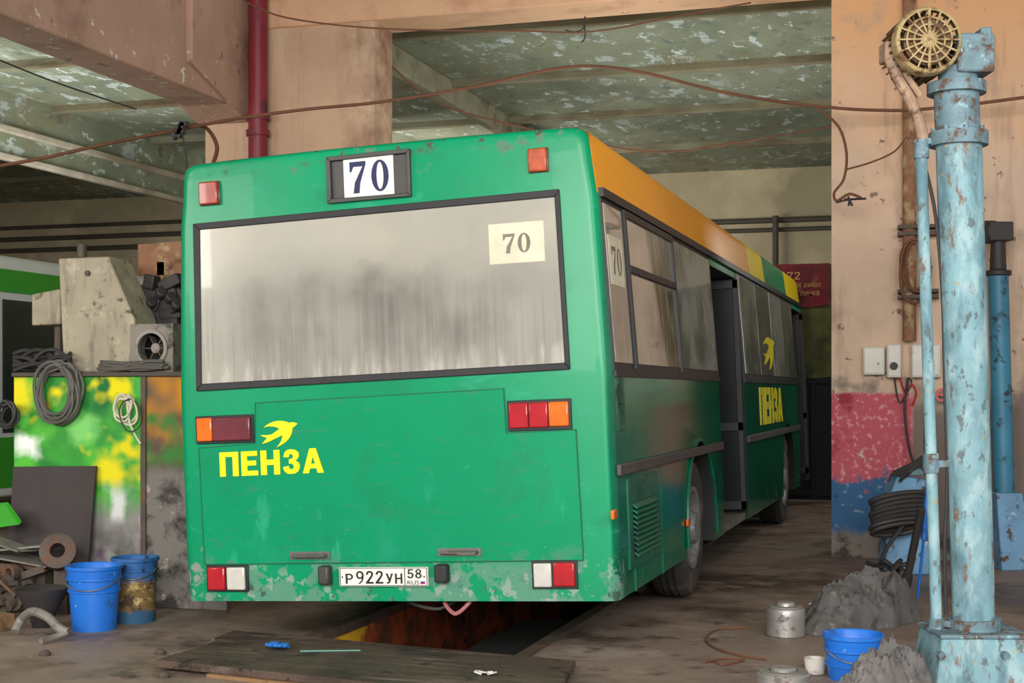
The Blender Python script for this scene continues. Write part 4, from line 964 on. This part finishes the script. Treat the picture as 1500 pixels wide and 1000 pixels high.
heap(cA, G(1345, 900)-G(1140, 940), .5, .24, .37, lambda s: .26+.74*min(1, max(0, (s+1)/1.3)), 1.7, 'crumpled_sheet', 'crumpled dark grey sheet trailing over the floor behind the right blue bucket')
cB = G(1282, 1030)
heap(cB, G(1345, 1022)-G(1220, 1036), .3, .14, .36, lambda s: .28+.72*min(1, max(0, (s+1)/1.5)), 7.3, 'crumpled_sheet', 'crumpled grey sheet at the bottom edge in front of the right blue bucket')
random.seed(14); o = MB()
for k in range(9):
    pts = [P(1272+13*i+random.uniform(-6, 6), 858+random.uniform(-8, 6), .03+random.uniform(0, .16)) for i in range(5)]
    o.tube(pts, .02, 7, 5)
single(o, 'hose_tangle', m_cable, G(1310, 858), 'tangle of black hoses on the floor behind the crumpled sheets', 'hose')
def canister(px, py, R, H, label):
    p = G(px, py)+V((0, R*.6, 0))
    t_ = thing('canister', label, 'canister', p, None)
    MB().lathe([(.001, 0), (R*.92, 0), (R, .01), (R, H*.52), (R*1.03, H*.53), (R*1.03, H*.6), (R, H*.61), (R, H*.78), (R*.93, H*.84), (R*.6, H*.86), (.001, H*.86)], p, n=32).build('can', m_alu, t_)
    MB().lathe([(R*.5, H*.85), (R*.5, H*.93), (R*.42, H), (.001, H)], p, n=24).build('cap', m_alu, t_)
    MB().lathe([(R*.9, H*.85), (R*.9, H*.89), (R*.55, H*.9)], p, n=28).build('lid_ring', m_scrapgrey, t_)
canister(1149, 934, .118, .21, 'round aluminium canister with cap standing on open floor right of the bus')
canister(1145, 1026, .13, .15, 'round aluminium canister lowest at the bottom edge beside the white cup')
bucket(1250, 1000, .15, .125, .235, m_blueb, 'bright blue bucket standing between the crumpled sheets at the right')
c = G(1194, 985)
single(MB().lathe([(.001, .005), (.045, .005), (.055, .08), (.06, .08), (.05, 0), (.001, 0)], c, n=20), 'plastic_cup', m_plasticwhite, c, 'small white plastic cup between the canister and the right blue bucket', 'cup')
def gw(pts, m, label, r=.006, cat='wire'):
    q = [G(a, b)+up*(r+.002) for a, b in pts]; single(MB().tube(q, r, 6, 5), 'floor_wire', m, q[0], label, cat)
gw([(1095, 921), (1050, 924), (1034, 938), (1050, 952), (1085, 962), (1110, 966), (1122, 968)], m_wire, 'rusty wire looping on the floor left of the canisters')
gw([(1032, 972), (1060, 966), (1090, 968), (1060, 975), (1045, 970)], m_wire, 'short rusty wire curl lowest on the floor right of the pit')
gw([(1185, 886), (1225, 882), (1260, 868), (1285, 845)], m_whitecable, 'pale thin cable lying on the floor toward the blue wall foot')

# ================================================================== wall fittings on right pier
def onpier(px, py, off=0.0): return PY(px, py, YP-off)
def ebox(xa, ya, xb, yb, d, label, knob=False):
    a = onpier(xa, yb, d); b = onpier(xb, ya, d)
    t_ = thing('electric_box', label, 'electric box', ((a.x+b.x)/2, YP, a.z))
    MB().bb(a.x, b.x, YP-d, YP+.01, a.z, b.z).build('case', m_ebox, t_, bevel=.012)
    MB().bb(a.x+.015, b.x-.015, YP-d-.008, YP-d, a.z+.015, b.z-.015).build('cover', m_ebox, t_, bevel=.004)
    if knob:
        cx, cz = (a.x+b.x)/2, a.z+(b.z-a.z)*.35
        MB().cyl((cx, YP-d-.03, cz), (cx, YP-d, cz), .035, n=16).build('switch_knob', m_cable, t_)
ebox(1264, 508, 1296, 549, .1, 'leftmost grey electric box on the pier above the red paint')
ebox(1299, 504, 1320, 553, .14, 'narrow white electric box with a round switch on the pier', True)
ebox(1335, 504, 1378, 553, .12, 'widest white electric box on the pier beside the blue side tube')
p = onpier(1332, 300, .12)
wp = thing('wall_pipe', 'tan vertical pipe on the pier behind the lift side tube', 'pipe', (p.x, p.y, 1.6))
MB().cyl((p.x, p.y, onpier(1332, 500).z), (p.x, p.y, ZB), .06, n=16).build('pipe_run', m_rustsheet, wp)
for py in (335, 345, 428, 436):
    z = onpier(1332, py).z; MB().bb(p.x-.1, p.x+.25, YP-.2, YP+.005, z-.015, z+.015).build('bracket', m_scrap, wp)
coil(1340, 392, YP-.215, .13, .26, 3, .012, m_wire, 'rusty brown wire coil hooked on the pipe brackets of the pier')
p = onpier(1380, 578, .15)
o = MB().lathe([(.04, -.012), (.06, -.012), (.06, .012), (.04, .012)], p, (0, 1, 0), 20, True); o.cyl((p.x, p.y-.01, p.z), (p.x, YP+.01, p.z), .015, n=8); o.bar(p-V((.05, 0, 0)), p+V((.05, 0, 0)), .015, .012)
single(o, 'valve_handle', m_redcan, p, 'round red valve handle beside the side tube of the lift', 'valve')
o = MB().tube([onpier(1330, 553, .06), onpier(1325, 600, .1), onpier(1332, 660, .12), onpier(1345, 690, .15)], .012, 6, 4)
o.tube([onpier(1310, 553, .06), onpier(1318, 590, .05), onpier(1335, 560, .06), onpier(1330, 553, .06)], .008, 6, 4)
single(o, 'loose_cable', m_cable, onpier(1330, 553, .06), 'loose dark cables hanging under the electric boxes', 'cable')
single(MB().tube([onpier(1318, 553, .07), onpier(1326, 575, .05), onpier(1335, 562, .06), onpier(1342, 575, .05), onpier(1336, 595, .06)], .009, 6, 5), 'red_cable', m_redcan, onpier(1320, 553, .07), 'short red cable looping under the electric boxes', 'cable')

# ================================================================== hanging wires
def hang(pts, d, r, m, label):
    q = [PD(p_[0], p_[1], d if len(p_) < 3 else p_[2]) for p_ in pts]
    single(MB().tube(q, r, 6, 5), 'hanging_wire', m, q[0], label, 'wire')
hang([(-20, 246, 11), (60, 232, 11.2), (150, 212, 11.5), (262, 190, 12), (345, 174, 12.3), (450, 160), (560, 149), (700, 126), (800, 103), (870, 97), (950, 108), (1050, 133), (1150, 150), (1250, 160), (1330, 162)], 12.4, .014, m_wire, 'long rusty wire sagging across the garage above the green bus')
hang([(1195, 156), (1228, 185), (1240, 225), (1236, 262), (1222, 282), (1226, 294), (1244, 284), (1262, 290)], 12.3, .012, m_wire, 'rusty wire end dangling beside the peach pier')
hang([(1240, 248), (1275, 238), (1310, 222), (1328, 200)], 12.3, .008, m_wire, 'thin wire strung from the dangling end to the lift column')
hang([(262, 190, 12), (285, 183, 12.2), (305, 190, 12.3), (318, 215, 12.4), (312, 240, 12.5)], 12.3, .018, m_wire, 'rusty wire dropping along the column left of the red pipe')
hang([(1330, 162, 12.4), (1420, 153, 12.2), (1520, 140, 12)], 12.2, .014, m_wire, 'rusty wire running past the lift head to the right')
hang([(355, 0), (420, 26), (560, 42), (750, 45), (870, 46), (1000, 22), (1100, 4)], 12.9, .008, m_wire, 'thin brown wire sagging just below the concrete beam')
hang([(-20, 80, 12), (80, 120, 12.5), (200, 160, 13)], 12.5, .008, m_cable, 'thin dark cable crossing the left bay ceiling')
hang([(575, 98, 14.5), (640, 150, 15.5), (760, 185, 16.5), (950, 222, 17), (1080, 208, 17), (1225, 184, 17)], 16, .01, m_wire, 'thin rusty wire sagging under the ceiling slabs right of the column')
o = MB().tube([PD(828, 44, 13.6), PD(842, 47, 13.6), PD(855, 41, 13.6), PD(857, 24, 13.6)], .008, 6, 4); o.tube([PD(856, 32, 13.6), PD(857, 54, 13.6), PD(852, 62, 13.6)], .007, 6, 4)
single(o, 'ceiling_hook', m_cable, PD(845, 40, 13.6), 'small dark wire hook under the front concrete beam', 'hook')
o = MB(); c = PD(262, 190, 11.95); random.seed(2)
for k in range(6): o.box(c+V((random.uniform(-.05, .05), 0, random.uniform(-.05, .05))), (.07, .05, .04), Matrix.Rotation(k, 3, 'Y'))
single(o, 'wire_joint', m_cable, c, 'dark taped joint on the long sagging wire', 'wire joint')
hang([(266, 192, 11.95), (272, 220, 11.95), (274, 248, 11.95)], 11.95, .008, m_cable, 'short wire hanging from the taped joint')
o = MB(); c = PD(1244, 292, 12.3)
for k in range(7): o.tube([c, c+V((random.uniform(-.12, .14), random.uniform(-.03, .03), random.uniform(-.06, .06)))], .01, 5, 1)
single(o, 'frayed_connector', m_cable, c, 'frayed black connector at the dangling wire end', 'connector')

# ================================================================== light, world, camera
def area(name, loc, target, sx, sy, power, col):
    l = bpy.data.lights.new(name, 'AREA'); l.shape = 'RECTANGLE'; l.size = sx; l.size_y = sy; l.energy = power; l.color = col
    o = bpy.data.objects.new(name, l); C.objects.link(o); o.location = loc
    o.rotation_euler = (V(target)-V(loc)).to_track_quat('-Z', 'Y').to_euler(); return o
area('gate_light', (-.5, -3.5, 3.8), (-3.0, 9, 1.4), 7, 3.5, 1300, (1, .97, .93))
area('left_light', (-9, 2, 3.6), (-6.5, 12, 1.8), 3, 2, 230, (1, .96, .9))
area('ceiling_fill', (-3.2, 15.5, 3.15), (-3.2, 15.51, 6), 2, 8, 95, (1, .98, .9))  # unseen upward fill added to brighten the ceiling, no fixture
area('bay_fill', (-10.5, 13.5, 3.2), (-10.5, 13.51, 6), 2, 9, 170, (1, .98, .9))  # added upward fill for the left bay ceiling, stands for no lamp
area('deep_fill', (-9.0, 20.5, 2.8), (-7, 26, 4.0), 4, 2.5, 250, (1, .96, .86))  # unseen fill added behind the column to brighten the back wall
area('right_light', (3.0, 2.6, 3.6), (-.6, 12, 1.8), 3, 2.5, 180, (1, .97, .93))
def point(name, loc, e, col, r):
    pl = bpy.data.lights.new(name, 'POINT'); pl.energy = e; pl.color = col; pl.shadow_soft_size = r
    po = bpy.data.objects.new(name, pl); C.objects.link(po); po.location = loc
point('pit_fill', (-3.0, 7.75, -.5), 9, (1, .88, .7), .05)  # fill added inside the pit to brighten its walls, not a real lamp
point('gate_fill', (.3, 17.0, 3.6), 80, (1, .95, .85), .3)  # unseen fill added behind the pier to brighten the dark gate
w = bpy.data.worlds.new('World'); SC.world = w; w.use_nodes = True
bg = w.node_tree.nodes['Background']; bg.inputs[0].default_value = (.95, .97, 1, 1); bg.inputs[1].default_value = .38
SC.view_settings.view_transform = 'Standard'
cam = bpy.data.cameras.new('Camera'); cam.sensor_width = 36; cam.lens = 36*F/1500; cam.shift_y = 73/1500; cam.clip_end = 200
co = bpy.data.objects.new('Camera', cam); C.objects.link(co); co.location = CAM; co.rotation_euler = (pi/2, 0, TH)
SC.camera = co
